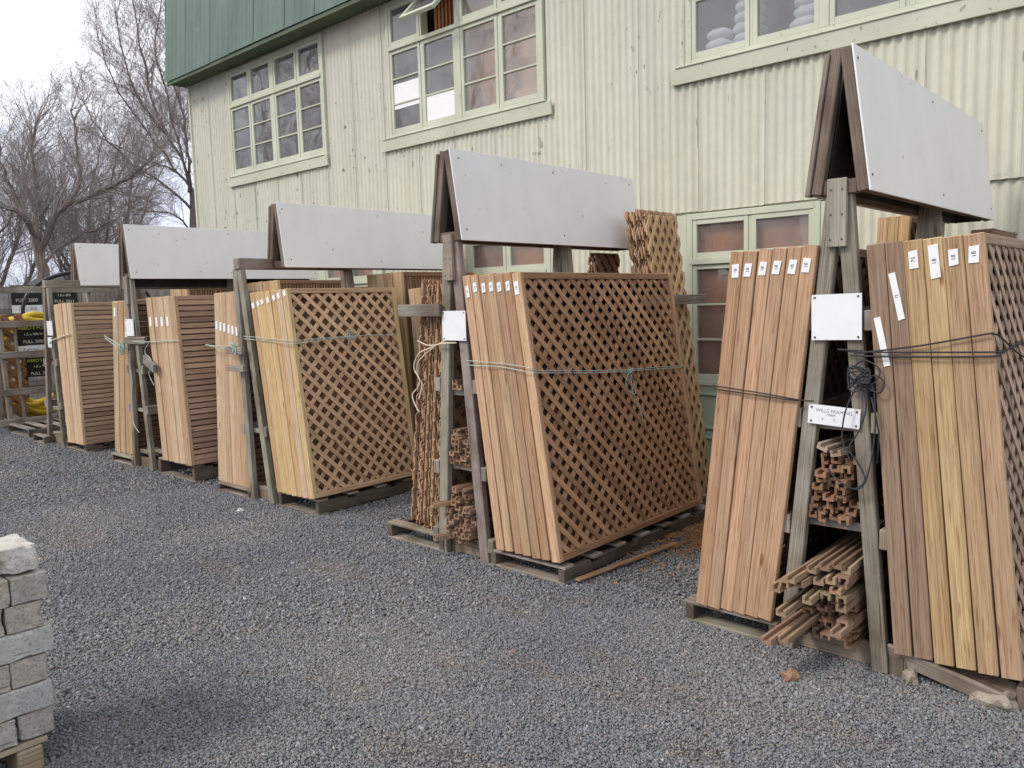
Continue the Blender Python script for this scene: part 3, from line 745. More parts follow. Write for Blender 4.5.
sheets(4, (-3.72, -3.84), (-3.56, -3.66), .13, 1.80, 4.95, .3, .07, .04, .012, (.30, .19, .13), 'dark lattice sheets under the far end of the second rack roof', lambda i: f'shaded lattice sheet, {ORD[i]} of four under the far end of the second rack roof', 48, True)  # dark tint paints in the shade under the roof

# ------------------------------------------------------------------ pallets
def pallet(x0, x1, y0, y1, label, zt=.105, notch=True, nb=7, c=GREYB):
    p = thing('pallet', label, 'pallet', ((x0+x1)/2, (y0+y1)/2, 0), 'timber pallets under the panel stacks')
    for i in range(3):
        x = lerp(x0+.022, x1-.022, i/2); m = MB()
        yy0 = y0 + (.28 if i == 1 else 0)
        prof = [(yy0, .016)]
        prof += [(y1, .016), (y1, zt-.018)]
        if notch:
            for k in (3, 2, 1, 0):
                yc = lerp(y0, y1, (k+.75)/4.2); prof += [(yc+.05, zt-.018), (yc+.035, zt-.043), (yc-.035, zt-.043), (yc-.05, zt-.018)]
        prof += [(yy0, zt-.018)]
        m.prism(prof, 'x', x-.022, x+.022, 0, (1, 0)); m.build('bearer', M['old'], p, jit(tuple(v*.75 for v in c), .12), .003)
    for k in range(nb):
        w = .09*rnd.uniform(.9, 1.1); y = lerp(y0+.047, y1-.05, k/(nb-1)); m = MB()
        m.obox(((x0+x1)/2+rnd.uniform(-.006, .006), y, zt-.0085), (1, rnd.uniform(-.01, .01), 0), (0, 1, 0), x1-x0+.01, w, .0175); m.build('deck_board', M['old'], p, jit(GREY, .2), .003)
    for k in range(3):
        y = lerp(y0+.048, y1-.05, k/2); m = MB(); m.obox(((x0+x1)/2, y, .0095), (1, 0, 0), (0, 1, 0), x1-x0, .095, .017); m.build('bottom_board', M['old'], p, jit(GREY, .15), .003)
    return p
pallet(-1.93, -1.46, 3.365, 5.0, 'grey pallet under the left panel stack of the nearest rack', .108)
pallet(-3.27, -2.70, 3.375, 5.05, 'notched grey pallet under the right panel stack of the second rack', .105)
pallet(-4.24, -3.68, 3.37, 4.9, 'pallet under the loose lattice sheets left of the second rack', .112)
pallet(-5.66, -5.10, 3.40, 5.2, 'pallet under the yellowish lattice stack of the third rack', .128)
pallet(-6.60, -6.05, 3.37, 4.7, 'pallet under the slatted stack left of the third rack', .078, False)
pallet(-7.80, -7.06, 3.39, 4.7, 'pallet under the slatted stack right of the fourth rack', .16)
pallet(-8.90, -8.36, 3.37, 4.7, 'pallet under the slatted stack left of the fourth rack', .09, False)
pallet(-10.28, -9.66, 3.39, 4.7, 'pallet under the slatted stack of the farthest roofed rack', .09)
pallet(-11.15, -10.75, 3.3, 4.6, 'low pallet left of the farthest roofed rack legs', .10, False)
pallet(-12.35, -11.5, 3.36, 4.6, 'pallet at the foot of the open rack beside the fence', .12, False)
# broken pallet, nearest rack right
p = thing('broken_pallet', 'broken grey pallet with a slanting split board at the right edge', 'pallet', (-.75, 3.9, 0), 'timber pallets under the panel stacks')
for x in (-.955, -.50):
    m = MB(); m.box((x-.035, 3.385, .0), (x+.035, 5.0, .092)); m.build('bearer', M['old'], p, jit(GREYB, .1), .004)
m = MB(); m.board((-1.0, 3.40, .098), (-.56, 3.36, .028), .075, .018, (0, -.3, 1)); m.build('split_board', M['old'], p, GREY, .003)
m = MB(); m.board((-.97, 3.47, .099), (-.53, 3.40, .062), .08, .016, (0, 1, .4)); m.build('split_board', M['old'], p, GREYB, .003)
for y in (3.75, 4.1, 4.5, 4.9):
    m = MB(); m.box((-.98, y, .093), (-.42, y+.09, .108)); m.build('deck_board', M['old'], p, jit(GREY, .15), .003)

# ------------------------------------------------------------------ racks
def rack(where, label, feet, apex, Y0, Y1, zt, sign, rails, shelves, front_beam=None, plates=(), back_dx=0, base=True, lw=.085, drop=(0, 0)):
    fl, fr = feet; al, ar = apex
    cx = (fl+fr)/2
    rk = thing('timber_rack', label, 'rack', (cx, (Y0+Y1)/2, 0), 'roofed timber racks along the wall')
    lx = lambda z: lerp(fl, al, z/zt); rx = lambda z: lerp(fr, ar, z/zt)
    c = lambda: jit(GREY, .14)
    for k, Y in enumerate((Y0+.03, Y1)):
        dx = back_dx*k
        m = MB(); m.board((fl, Y, .005), (al+dx, Y, zt), lw, .045, (1, 0, 0)); m.build('leg', M['old'], rk, c(), .004)
        m = MB(); m.board((fr, Y+.001, .005), (ar+dx, Y+.001, zt-.01), lw, .045, (1, 0, 0)); m.build('leg', M['old'], rk, c(), .004)
    if sign and not front_beam:
        m = MB(); xx = (al+ar)/2; m.board((xx, Y0-.006, zt-.26), (xx, Y0-.006, zt+.015), .078, .022, (1, 0, 0), 0)
        for z in (zt-.03, zt-.13, zt-.23):
            for d in (-.023, .023): m.obox((xx+d, Y0-.018, z), (0, 1, 0), (1, 0, 0), .004, .009, .009, 1)
        m.build('splice_plate', [M['old'], M['screw']], rk, c(), .002)
    
    for z in rails:
        m = MB(); x = lx(z)-lw*.52-.028; m.box((x-.022, Y0+.005, z-.045), (x+.022, Y1+.35, z+.04)); m.build('side_rail', M['old'], rk, c(), .004)
        m = MB(); x = rx(z)+lw*.52+.028; m.box((x-.022, Y0+.005, z-.045), (x+.022, Y1+.35, z+.04)); m.build('side_rail', M['old'], rk, c(), .004)
    for z in shelves:
        a, b = lx(z)-.02, rx(z)+.02
        m = MB(); m.box((a, Y0+.056, z-.02), (b, Y0+.09, z+.016)); m.build('shelf_bearer', M['old'], rk, c(), .003)
        for k in range(4):
            m = MB(); y = lerp(Y0+.13, Y1-.06, k/3); m.box((a+.02, y, z-.016), (b-.02, y+.10, z+.004)); m.build('shelf_slat', M['old'], rk, c(), .003)
    if base:
        m = MB(); m.board((fl-.06, Y0+.075, .055), (fr+.06, Y0+.075, .055), .10, .03, (0, 0, 1)); m.build('base_board', M['old'], rk, jit((.27, .22, .17), .08), .004)
    if front_beam:
        b0, b1, bx = front_beam; m = MB(); m.box((bx-.05, b0, zt-.005), (bx+.04, b1, zt+.085)); m.build('front_beam', M['old'], rk, c(), .004)
    if sign:
        y0, y1, sx, zb, ztp, hb = sign
        for sd in (1, -1):
            zlow = zb - (drop[1] if sd < 0 else drop[0])
            B = Vector((sx+sd*hb, 0, zlow)); T = Vector((sx+sd*.016, 0, ztp)); d = (T-B).normalized(); nrm = Vector((d.z*sd, 0, -d.x*sd)); H = (T-B).length
            mid_ = (B+T)/2
            m = MB(); off = nrm*.028
            fs = .034 if sd < 0 else .002
            m.obox((mid_.x+off.x, (y0+fs+y1)/2, mid_.z+off.z), (0, 1, 0), d, y1-y0-fs, H+.01, .008, 0)
            ws = nrm*.0335
            for yy in (y0+.05, lerp(y0, y1, .5), y1-.05):
                for q in (B+d*.06, T-d*.05): m.obox((q.x+ws.x, yy+rnd.uniform(-.02, .02), q.z+ws.z), nrm, d, .003, .011, .011, 1)
            m.build('roof_board', [M['board'], M['screw']], rk, None, .0015)
            if sd < 0:
                m = MB(); o2 = nrm*.034; m.board((B.x+o2.x, y0+.012, B.z+o2.z-.008), (T.x+o2.x, y0+.012, T.z+o2.z-.02), .042, .020, (0, 1, 0)); m.build('edge_batten', M['old'], rk, jit((.24, .205, .18), .08), .003)
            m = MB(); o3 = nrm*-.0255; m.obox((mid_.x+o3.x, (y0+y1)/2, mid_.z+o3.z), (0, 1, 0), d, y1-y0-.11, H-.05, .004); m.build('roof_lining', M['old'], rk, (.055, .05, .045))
            m = MB()
            for y in (y0+.024, (y0+y1)/2, y1-.024): m.board((B.x, y, B.z), (T.x, y, T.z), .045, .044, (0, 1, 0))
            m.board((B+d*.024)+Vector((0, y0+.048, 0)), (B+d*.024)+Vector((0, y1-.048, 0)), .044, .040, d)
            m.build('roof_frame', M['old'], rk, jit((.225, .18, .15), .08), .004)
        for y in (y0+.012, y1-.09):
            m = MB(); m.box((sx-hb+.027, y, zb-.003), (sx+hb-.027, y+.04, zb+.055)); m.build('tie_beam', M['old'], rk, jit((.16, .12, .10), .08), .003)
    for (x, z, w, h, tilt, body) in plates:
        m = MB(); ct, st = math.cos(R(tilt)), math.sin(R(tilt)); Yp = Y0-.004 if not front_beam else Y0-.003
        T2 = lambda p, q: (x+p*ct-q*st, z+p*st+q*ct)
        m.prism([T2(-w/2, -h/2), T2(w/2, -h/2), T2(w/2, h/2), T2(-w/2, h/2)], 'y', Yp-.004, Yp)
        for sx_ in (-1, 1):
            for sz in (-1, 1):
                a = T2(sx_*(w/2-.014), sz*(h/2-.012)); m.obox((a[0], Yp-.005, a[1]), (0, 1, 0), (1, 0, 0), .003, .008, .008, 1)
        o = m.build('label_plate', [M['plate'], M['screw']], rk, None)
        if body: 
            for (tx, dx, dz, s) in body: letters('lettering', tx, s, M['greyink'], o, (*[T2(dx, dz)[0], Yp-.0045, T2(dx, dz)[1]],), (90, -tilt, 0), ext=.0002)
    return rk
rk1 = rack('nearest rack', 'nearest timber A-frame rack, tall white roof boards and two white plates on its legs', (-1.425, -1.02), (-1.232, -1.198), 3.36, 4.70, 2.04,
     (3.345, 5.56, -1.207, 1.995, 2.565, .094), (1.48, 1.06, .58), (1.03, .60), None,
     [(-1.213, 1.493, .205, .19, 1, None), (-1.218, 1.078, .215, .083, -3, [('WILLS FRAMING', 0, .018, .021), ('TIMBER', -.01, .002, .012), ('V', -.045, -.018, .016), ('C', .005, -.018, .016)])], lw=.064)
rk2 = rack('second rack', 'second timber A-frame rack, white roof boards, one square white plate across its two legs', (-3.70, -3.325), (-3.555, -3.50), 3.37, 4.47, 1.99,
     (3.36, 5.31, -3.535, 1.965, 2.50, .098), (1.09, .56, .12), (1.04, .57), None, [(-3.503, 1.457, .205, .18, 0, None)], lw=.074)
m = MB(); m.box((-3.99, 3.335, 1.515), (-3.60, 3.366, 1.592)); m.build('cross_rail', M['old'], rk2, jit((.27, .25, .235), .05), .003)
m = MB(); m.box((-2.995, 4.6, 1.535), (-2.945, 5.46, 1.605)); m.build('cross_rail', M['old'], rk2, (.36, .33, .30), .003)
rk3 = rack('third rack', 'third timber rack, one leg upright, one leaning, white roof boards set back', (-6.03, -5.735), (-6.085, -6.02), 3.37, 4.47, 1.92,
     (3.67, 5.72, -5.92, 1.925, 2.45, .095), (.60,), (.585, .1), (3.37, 4.5, -6.03), [], lw=.066, drop=(0, .0))
m = MB(); m.box((-6.20, 3.315, 1.225), (-5.94, 3.345, 1.285)); m.build('cross_rail', M['old'], rk3, GREY, .003)
m = MB(); m.box((-6.20, 3.312, 1.085), (-5.93, 3.344, 1.135)); m.build('cross_rail', M['old'], rk3, jit(GREY), .003)
rk4 = rack('fourth rack', 'fourth timber A-frame rack, roof board hanging low on its left and white plate on leg', (-8.35, -7.945), (-8.205, -8.14), 3.37, 4.50, 1.93,
     (3.37, 5.55, -8.19, 1.92, 2.445, .095), (1.02, .62), (1.0, .60, .17), None, [(-8.165, 1.44, .19, .17, 0, None)], lw=.066, drop=(0, .10))
m = MB(); m.board((-7.80, 3.33, 1.14), (-7.52, 3.30, 1.055), .08, .03, (0, 0, 1)); m.build('loose_cleat', M['old'], rk4, (.30, .28, .26), .003)
m = MB(); m.board((-8.25, 3.35, 1.31), (-7.9, 3.40, 1.31), .07, .03, (0, 0, 1)); m.build('cross_rail', M['old'], rk4, GREY, .003)
rk5 = rack('fifth rack', 'farthest roofed timber rack, shorter white roof boards set back from its narrow legs', (-10.86, -10.37), (-10.54, -10.44), 3.37, 4.50, 1.91,
     (3.76, 5.45, -10.58, 1.93, 2.44, .10), (1.02, .5), (1.0, .45), (3.37, 4.5, -10.5), [(-10.41, 1.428, .18, .17, 0, None), (-10.45, 1.26, .13, .12, 0, None)], lw=.066)
# open rack at the far left with rails only
rk6 = thing('open_rack', 'open grey timber rack of bare horizontal rails at the far left', 'rack', (-12.45, 4.2, 0))
for y, l in ((3.42, .0), (4.62, .0)):
    for s in (1, -1):
        m = MB(); m.board((-12.62+s*.22, y, .0), (-12.62+s*.03, y, 1.99), .08, .05, (1, 0, 0)); m.build('leg', M['old'], rk6, jit(GREY, .1), .004)
for z in (1.94, 1.47, 1.05, .54, .13):
    m = MB(); x = lerp(-12.36, -12.55, z/2); m.box((x, 3.0, z-.045), (x+.045, 5.0, z+.045)); m.build('rail', M['old'], rk6, jit(GREY, .12), .004)
for y in (3.60, 4.02):
    m = MB(); m.board((-12.43, y, .1), (-12.60, y+.02, 1.47), .035, .02, (0, 1, 0)); m.build('batten', M['old'], rk6, (.34, .32, .29), .002)

# sheets of orange lattice on that rack
sheets(3, (-12.98, -13.08), (-12.76, -12.80), .12, 1.50, 3.05, .78, .125, .055, .010, (.46, .27, .14), 'orange lattice sheets on the open rack', lambda i: f'orange lattice sheet behind the rails of the open rack, {ORD[i]} of three')

# ------------------------------------------------------------------ channel battens
def channel(L, w=.044, h=.029, t=.011):
    prof = [(-w/2, -h/2), (w/2, -h/2), (w/2, h/2), (w/2-t, h/2), (w/2-t, -h/2+t), (-w/2+t, -h/2+t), (-w/2+t, h/2), (-w/2, h/2)]
    m = MB(); m.prism(prof, 'y', 0, L, 0, (1, 0))
    # grain runs along y: rebuild uv so that u = y
    k = 0
    for fi, f in enumerate(m.f):
        m.uv[fi] = [(m.v[v][1]+m.v[v][0]*.2, m.v[v][0]+m.v[v][2]*1.3) for v in f]
    return m
bprotos = [channel(1.25), channel(1.35, .040, .031, .011), channel(1.15, .047, .027, .012)]
blinks = []
def batten(x, y, z, rx, rz, roll, label, group, c=STICK, proto=None, sc_=1):
    k = rnd.randrange(3) if proto is None else proto
    while len(blinks) <= k: blinks.append(None)
    if blinks[k] is None:
        o = bprotos[k].build('channel_batten', M['new']); blinks[k] = o
    else: o = blinks[k].copy(); col.objects.link(o)
    o.location = (x, y, z); o.rotation_euler = (rx, R(roll), rz); o.color = (*jit(c, .22), 1)
    tag(o, label, 'batten', group); return o
LBL = lambda s: s
def pile(rk_x0, rk_x1, zb, zmax, Y, label, group, c=STICK, dx=.049, dz=.0315, yj=.03, n_max=99, slope=0):
    n = 0; r = 0; z = zb
    while z < zmax and n < n_max:
        a = lerp(rk_x0[0], rk_x0[1], (z-zb)/max(.01, zmax-zb)); b = lerp(rk_x1[0], rk_x1[1], (z-zb)/max(.01, zmax-zb))
        x = a + rnd.uniform(0, .012)
        while x < b and n < n_max:
            batten(x, Y+rnd.uniform(-yj, yj), z+rnd.uniform(-.003, .003), slope, rnd.uniform(-.02, .02), rnd.choice([0, 0, 180, 90]) + rnd.uniform(-8, 8), label, group, c)
            x += dx*rnd.uniform(.95, 1.1); n += 1
        z += dz; r += 1
pile((-1.315, -1.265), (-1.13, -1.155), .635, .90, 3.37, 'brown channel batten in the pile on the middle shelf of the nearest rack', 'battens on the middle shelf of the nearest rack', (.27, .165, .105))
pile((-1.34, -1.29), (-1.09, -1.12), .125, .30, 3.34, 'brown channel batten low in the heap at the foot of the nearest rack', 'battens heaped at the foot of the nearest rack', (.26, .165, .11), yj=.04)
up_lab = 'long channel batten sticking out towards the viewer from the nearest rack'
# upper part of the lower heap: long sticks pulled out, sloping down towards the front
lab_out = ['channel batten sticking out farthest to the left, lowest of the heap', 'channel batten low on the left next to the lowest one of the heap', 'channel batten jutting out with its end over the left leg']
outs = [(-1.40, 2.98, .165), (-1.345, 3.02, .17), (-1.38, 3.08, .26), (-1.42, 3.12, .345), (-1.385, 3.12, .375), (-1.33, 3.14, .38), (-1.35, 3.1, .405), (-1.29, 3.13, .32), (-1.24, 3.2, .33), (-1.22, 3.2, .40), (-1.18, 3.22, .385), (-1.17, 3.14, .20), (-1.14, 3.2, .33), (-1.30, 3.2, .43), (-1.255, 3.22, .445), (-1.21, 3.24, .455), (-1.16, 3.25, .44), (-1.13, 3.22, .41), (-1.27, 3.2, .385), (-1.20, 3.2, .36), (-1.12, 3.2, .29), (-1.10, 3.22, .22)]
for i, (x, y, z) in enumerate(outs):
    batten(min(x+.035, -1.14), y+.05, z, R(rnd.uniform(2.0, 5.0)) , R(-rnd.uniform(3, 8)) if x < -1.3 else R(rnd.uniform(-5, 1)), rnd.choice([0, 0, 0, 180]), lab_out[i] if i < 3 else up_lab, 'battens heaped at the foot of the nearest rack', (.33, .235, .16))
pile((-1.30, -1.27), (-1.13, -1.15), .31, .40, 3.40, 'brown channel batten low in the heap at the foot of the nearest rack', 'battens heaped at the foot of the nearest rack', (.26, .165, .11))
for (x, z, r_, lb) in ((-1.255, .945, 20, 'grey batten lying crooked on top of the middle shelf pile'), (-1.20, .925, -12, 'pale end of a batten on top of the middle shelf pile')):
    batten(x, 3.33, z, 0, R(-6), r_, lb, 'battens on the middle shelf of the nearest rack', (.34, .28, .23))
# second rack
pile((-3.59, -3.565), (-3.44, -3.455), .605, .80, 3.40, 'thin brown channel batten on the middle shelf of the second rack', 'battens on the middle shelf of the second rack', (.30, .20, .135), dx=.036, dz=.027)
pile((-3.62, -3.58), (-3.39, -3.42), .125, .46, 3.38, 'thin brown channel batten heaped on the bottom shelf of the second rack', 'battens heaped at the foot of the second rack', (.31, .205, .14), dx=.036, dz=.028, yj=.05)
for (x, z) in ((-3.545, 1.075), (-3.505, 1.075), (-3.545, 1.105)): batten(x, 3.39, z, 0, 0, 0, 'short row of thin battens on the upper shelf of the second rack', 'battens on the upper shelf of the second rack', (.33, .22, .15))
for (x, y, z, a, lb) in ((-3.67, 3.28, .335, -22, 'batten lying askew across the foot of the second rack'), (-3.64, 3.26, .13, -18, 'lowest crooked batten beside the left leg of the second rack')):
    batten(x, y, z, 0, R(a), 0, lb, 'battens heaped at the foot of the second rack', (.36, .25, .17))

# ------------------------------------------------------------------ twine and cords
def cord(name, label, paths, r, mat, n=6):
    m = MB()
    for P in paths: 
        Q = [Vector(p) for p in P]; S_ = []
        for i in range(len(Q)-1):                    # Catmull-Rom
            p0, p1, p2, p3 = Q[max(i-1, 0)], Q[i], Q[i+1], Q[min(i+2, len(Q)-1)]
            k = 6 if len(Q) > 3 else 1
            for j in range(k):
                t = j/k; S_.append(.5*((2*p1)+(p2-p0)*t+(2*p0-5*p1+4*p2-p3)*t*t+(3*p1-p0-3*p2+p3)*t**3))
        S_.append(Q[-1]); m.tube(S_, r, n)
    return tag(m.build(name, mat), label, 'twine' if r < .004 else 'rope')
fx3 = lambda z: lerp(-2.705, -2.955, (z-.12)/1.6)+.012
def knot(c, r, s, n=22):
    q = random.Random(s); return [Vector(c)+Vector((q.uniform(-r, r), q.uniform(-r*.35, r*.35), q.uniform(-r, r))) for _ in range(n)]
cord('twine', 'pale teal twine tied round the right panel stack of the second rack', [
    [(-3.42, 3.40, 1.252), (-3.36, 3.335, 1.250), (-3.13, 3.334, 1.244), (-2.90, 3.334, 1.228), (fx3(1.22)-.01, 3.334, 1.222), (fx3(1.21), 3.40, 1.205), (fx3(1.16), 3.9, 1.162), (fx3(1.14), 4.26, 1.138), (fx3(1.13), 4.6, 1.126), (fx3(1.11), 4.98, 1.108)],
    [(-3.42, 3.40, 1.225), (-3.36, 3.337, 1.224), (-3.10, 3.334, 1.222), (fx3(1.20)-.01, 3.334, 1.200), (fx3(1.19), 3.41, 1.19), (fx3(1.15), 3.9, 1.150), (fx3(1.13), 4.26, 1.128), (fx3(1.11), 4.98, 1.098)],
    knot((fx3(1.13)+.008, 4.26, 1.13), .028, 4), 
    [(fx3(1.13)+.01, 4.26, 1.12), (fx3(1.08)+.01, 4.21, 1.06), (fx3(1.0)+.008, 4.24, 1.0), (fx3(.98)+.01, 4.30, .985), (fx3(1.06)+.01, 4.29, 1.07), (fx3(1.1)+.01, 4.27, 1.11)],
    [(fx3(1.1)+.01, 4.27, 1.11), (fx3(1.0)+.01, 4.27, 1.0), (fx3(.93)+.012, 4.30, .93), (fx3(.86)+.01, 4.33, .86), (fx3(.80)+.01, 4.335, .80)]], .0025, M['teal'])
fx4 = lambda z: lerp(-5.085, -5.295, (z-.14)/1.6)+.012
cord('twine', 'pale teal twine round the yellowish lattice stack of the third rack', [
    [(-5.97, 3.36, 1.372), (-5.76, 3.333, 1.368), (-5.5, 3.333, 1.356), (fx4(1.35)-.01, 3.333, 1.348), (fx4(1.35), 3.40, 1.345), (fx4(1.35), 3.8, 1.352), (fx4(1.34), 4.34, 1.34)],
    [(-5.97, 3.36, 1.352), (-5.5, 3.333, 1.336), (fx4(1.33)-.01, 3.333, 1.322), (fx4(1.33), 3.42, 1.325), (fx4(1.33), 4.0, 1.352), (fx4(1.34), 4.34, 1.335)], knot((fx4(1.3)+.008, 3.86, 1.36), .035, 5),
    [(fx4(1.3)+.008, 3.86, 1.35), (fx4(1.25)+.008, 3.83, 1.27), (fx4(1.2)+.008, 3.88, 1.22), (fx4(1.25)+.008, 3.93, 1.26)]], .0028, M['teal'])
cord('twine', 'teal twine knotted at the leg over the left stack of the third rack', [
    [(-6.60, 3.38, 1.296), (-6.56, 3.334, 1.293), (-6.25, 3.330, 1.289), (-6.02, 3.325, 1.293)], [(-6.60, 3.38, 1.28), (-6.25, 3.332, 1.272), (-6.02, 3.325, 1.285)], knot((-6.05, 3.318, 1.275), .05, 6, 34)], .0034, M['teal'])
cord('twine', 'pale teal twine round the right stack of the fourth rack with a hanging loop', [
    [(-8.12, 3.36, 1.30), (-7.74, 3.333, 1.302), (-7.40, 3.333, 1.315), (-7.05, 3.333, 1.325)], [(-7.68, 3.33, 1.29), (-7.75, 3.325, 1.24), (-7.76, 3.325, 1.19), (-7.66, 3.325, 1.15), (-7.64, 3.322, 1.1), (-7.70, 3.32, 1.0), (-7.66, 3.325, .93), (-7.62, 3.325, .89)]], .0036, M['teal'])
cord('twine', 'teal twine bunched in a knot on the left leg of the fourth rack', [
    [(-8.76, 3.36, 1.36), (-8.72, 3.334, 1.35), (-8.55, 3.332, 1.31), (-8.37, 3.332, 1.265), (-8.22, 3.335, 1.25)], [(-8.72, 3.334, 1.33), (-8.45, 3.332, 1.25), (-8.22, 3.335, 1.23)], knot((-8.27, 3.325, 1.235), .07, 7, 40)], .0042, M['teal'])
cord('cord', 'pale cord hanging down between the legs of the fourth rack', [[(-8.20, 3.355, 1.20), (-8.21, 3.35, 1.05), (-8.17, 3.35, .91), (-8.22, 3.35, .7), (-8.225, 3.35, .5), (-8.16, 3.35, .42), (-8.10, 3.35, .385)]], .0038, M['cord'])
cord('twine', 'pale twine across the slatted stack of the farthest roofed rack', [[(-10.45, 3.36, 1.25), (-10.24, 3.333, 1.292), (-9.9, 3.333, 1.34), (-9.70, 3.333, 1.366)]], .007, M['cord'])
cord('cord', 'cream cord looped down beside the loose lattice sheets of the second rack', [
    [(-3.46, 3.335, 1.355), (-3.57, 3.332, 1.35), (-3.69, 3.36, 1.335), (-3.78, 3.38, 1.335), (-3.87, 3.39, 1.36)],
    [(-3.57, 3.334, 1.36), (-3.69, 3.36, 1.325), (-3.83, 3.37, 1.285), (-3.895, 3.38, 1.225), (-3.90, 3.38, 1.17), (-3.855, 3.38, 1.11), (-3.875, 3.38, 1.06), (-3.92, 3.37, 1.01), (-3.90, 3.37, .95), (-3.86, 3.37, .90)],
    [(-3.69, 3.36, 1.32), (-3.80, 3.38, 1.27), (-3.87, 3.38, 1.21), (-3.88, 3.39, 1.13), (-3.845, 3.39, 1.08), (-3.87, 3.38, .98)]], .005, M['cord'])
cord('rope', 'thin dark cord across the left panel stack of the nearest rack', [
    [(-1.82, 3.45, 1.178), (-1.765, 3.345, 1.182), (-1.74, 3.333, 1.18), (-1.535, 3.332, 1.161), (-1.36, 3.332, 1.141), (-1.30, 3.350, 1.137)], [(-1.76, 3.338, 1.166), (-1.535, 3.331, 1.150), (-1.36, 3.331, 1.136)]], .003, M['rope'])
fx2 = lambda z: lerp(-.505, -.685, (z-.12)/1.66)+.014
cord('rope', 'black cord strands round the right panel stack of the nearest rack, tangled on the leg', [
    [(-1.13, 3.335, 1.345), (-1.08, 3.332, 1.352), (-.87, 3.331, 1.384), (-.66, 3.331, 1.428), (fx2(1.42)-.012, 3.332, 1.428), (fx2(1.41), 3.40, 1.415), (fx2(1.34), 3.72, 1.33), (fx2(1.28), 4.1, 1.26)],
    [(-1.16, 3.338, 1.353), (-1.085, 3.332, 1.352), (-.87, 3.331, 1.356), (fx2(1.36)-.012, 3.332, 1.362), (fx2(1.36), 3.42, 1.362), (fx2(1.36), 3.7, 1.365), (fx2(1.38), 4.1, 1.38)],
    [(-1.15, 3.338, 1.338), (-1.085, 3.332, 1.336), (-.87, 3.330, 1.338), (fx2(1.34)-.012, 3.331, 1.347), (fx2(1.34), 3.40, 1.352), (fx2(1.33), 3.75, 1.38)],
    [(-1.20, 3.34, 1.36), (-1.16, 3.335, 1.358), (-1.10, 3.334, 1.356)],
    knot((-1.105, 3.325, 1.245), .055, 9, 40), [(-1.14, 3.33, 1.28), (-1.09, 3.325, 1.32), (-1.03, 3.33, 1.28), (-1.06, 3.32, 1.22), (-1.13, 3.32, 1.23), (-1.15, 3.325, 1.28)],
    [(-1.09, 3.33, 1.22), (-1.03, 3.32, 1.19), (-1.01, 3.32, 1.23), (-1.04, 3.32, 1.26), (-1.09, 3.325, 1.24)],
    [(-1.12, 3.33, 1.21), (-1.15, 3.315, 1.13), (-1.165, 3.31, 1.05), (-1.16, 3.305, .97), (-1.12, 3.30, .93), (-1.09, 3.31, .88), (-1.075, 3.315, .83), (-1.11, 3.315, .79), (-1.15, 3.31, .80), (-1.20, 3.315, .83), (-1.225, 3.32, .86)],
    [(-1.09, 3.325, 1.20), (-1.075, 3.31, 1.12), (-1.10, 3.305, 1.03), (-1.14, 3.30, .95), (-1.12, 3.30, .89)],
    [(-1.05, 3.33, 1.19), (-1.04, 3.32, 1.08), (-1.045, 3.32, .98), (-1.06, 3.32, .88), (-1.08, 3.315, .81), (-1.11, 3.315, .785)],
    [(-1.06, 3.33, 1.17), (-1.03, 3.335, 1.03), (-1.035, 3.335, .9)]], .0036, M['rope'])

# ------------------------------------------------------------------ far left: fence, signs, coil, hoop
fn = thing('paling_fence', 'weathered grey paling fence behind the far left rack', 'fence', (-15, 6, 0))
m = MB(); y = 1.0
while y < 14:
    w = .15*rnd.uniform(.93, 1.05); m.box((-15.01, y, .04), (-14.99, y+w, 2.06+rnd.uniform(-.02, .03))); y += w+.006
m.build('palings', M['old'], fn, (.42, .40, .38))
for z in (.45, 1.65):
    m = MB(); m.box((-14.985, 1.0, z-.05), (-14.94, 14, z+.05)); m.build('rail', M['old'], fn, (.28, .26, .24), .003)
for y in np.arange(1.2, 14, 2.4):
    m = MB(); m.box((-14.985, y-.05, 0), (-14.88, y+.05, 2.1)); m.build('post', M['old'], fn, (.27, .25, .23), .004)
def sign(x, y0, y1, z0, z1, lines, label, strip=None):
    s = thing('product_sign', label, 'sign', (x, (y0+y1)/2, z0), 'black price signs at the far left')
    m = MB(); m.box((x-.012, y0, z0), (x+.003, y1, z1)); m.build('panel', M['black'], s, None, .002)
    if strip:
        m = MB(); m.box((x-.012, y0, z0-.14), (x+.002, y1, z0-.01)); b = m.build('pale_strip', M['plate'], s, None, .002)
        letters('lettering', strip, .075, M['greyink'], s, (x+.0035, (y0+y1)/2, z0-.075), (90, 0, 90), ext=.0004)
    for (t, f, size, mt) in lines: letters('lettering', t, size, M[mt], s, (x+.0045, (y0+y1)/2, lerp(z0, z1, f)), (90, 0, 90), ext=.0006)
    return s
sign(-12.66, 3.67, 4.07, 1.165, 1.455, [("ABBO'S FORI", .83, .068, 'lime'), ('1.5 x 900 H', .52, .05, 'cream'), ('FULL 2000', .16, .062, 'cream')], 'black sign with yellow lettering just under the yellow coil top, pale strip below', '$40.00 ea')
sign(-12.60, 3.73, 4.09, .715, .99, [("ABBO'S FORI", .83, .06, 'lime'), ('1.8 x 900', .52, .048, 'cream'), ('FULL 2000', .16, .06, 'cream')], 'black sign with yellow lettering, lower of the two on the open rack')
sign(-14.86, 4.27, 4.72, 1.76, 2.08, [('ABBO', .86, .09, 'lime'), ('FULL 2000', .22, .075, 'cream')], 'black sign on the fence above the yellow coil, pale strip below', '1.8 x 900')
sign(-14.86, 4.86, 5.28, 1.74, 2.06, [('ABBO', .86, .08, 'lime'), ('1.8 x 600', .52, .055, 'cream'), ('FULL 2011', .2, .072, 'cream')], 'black sign on the fence just left of the farthest roof boards')
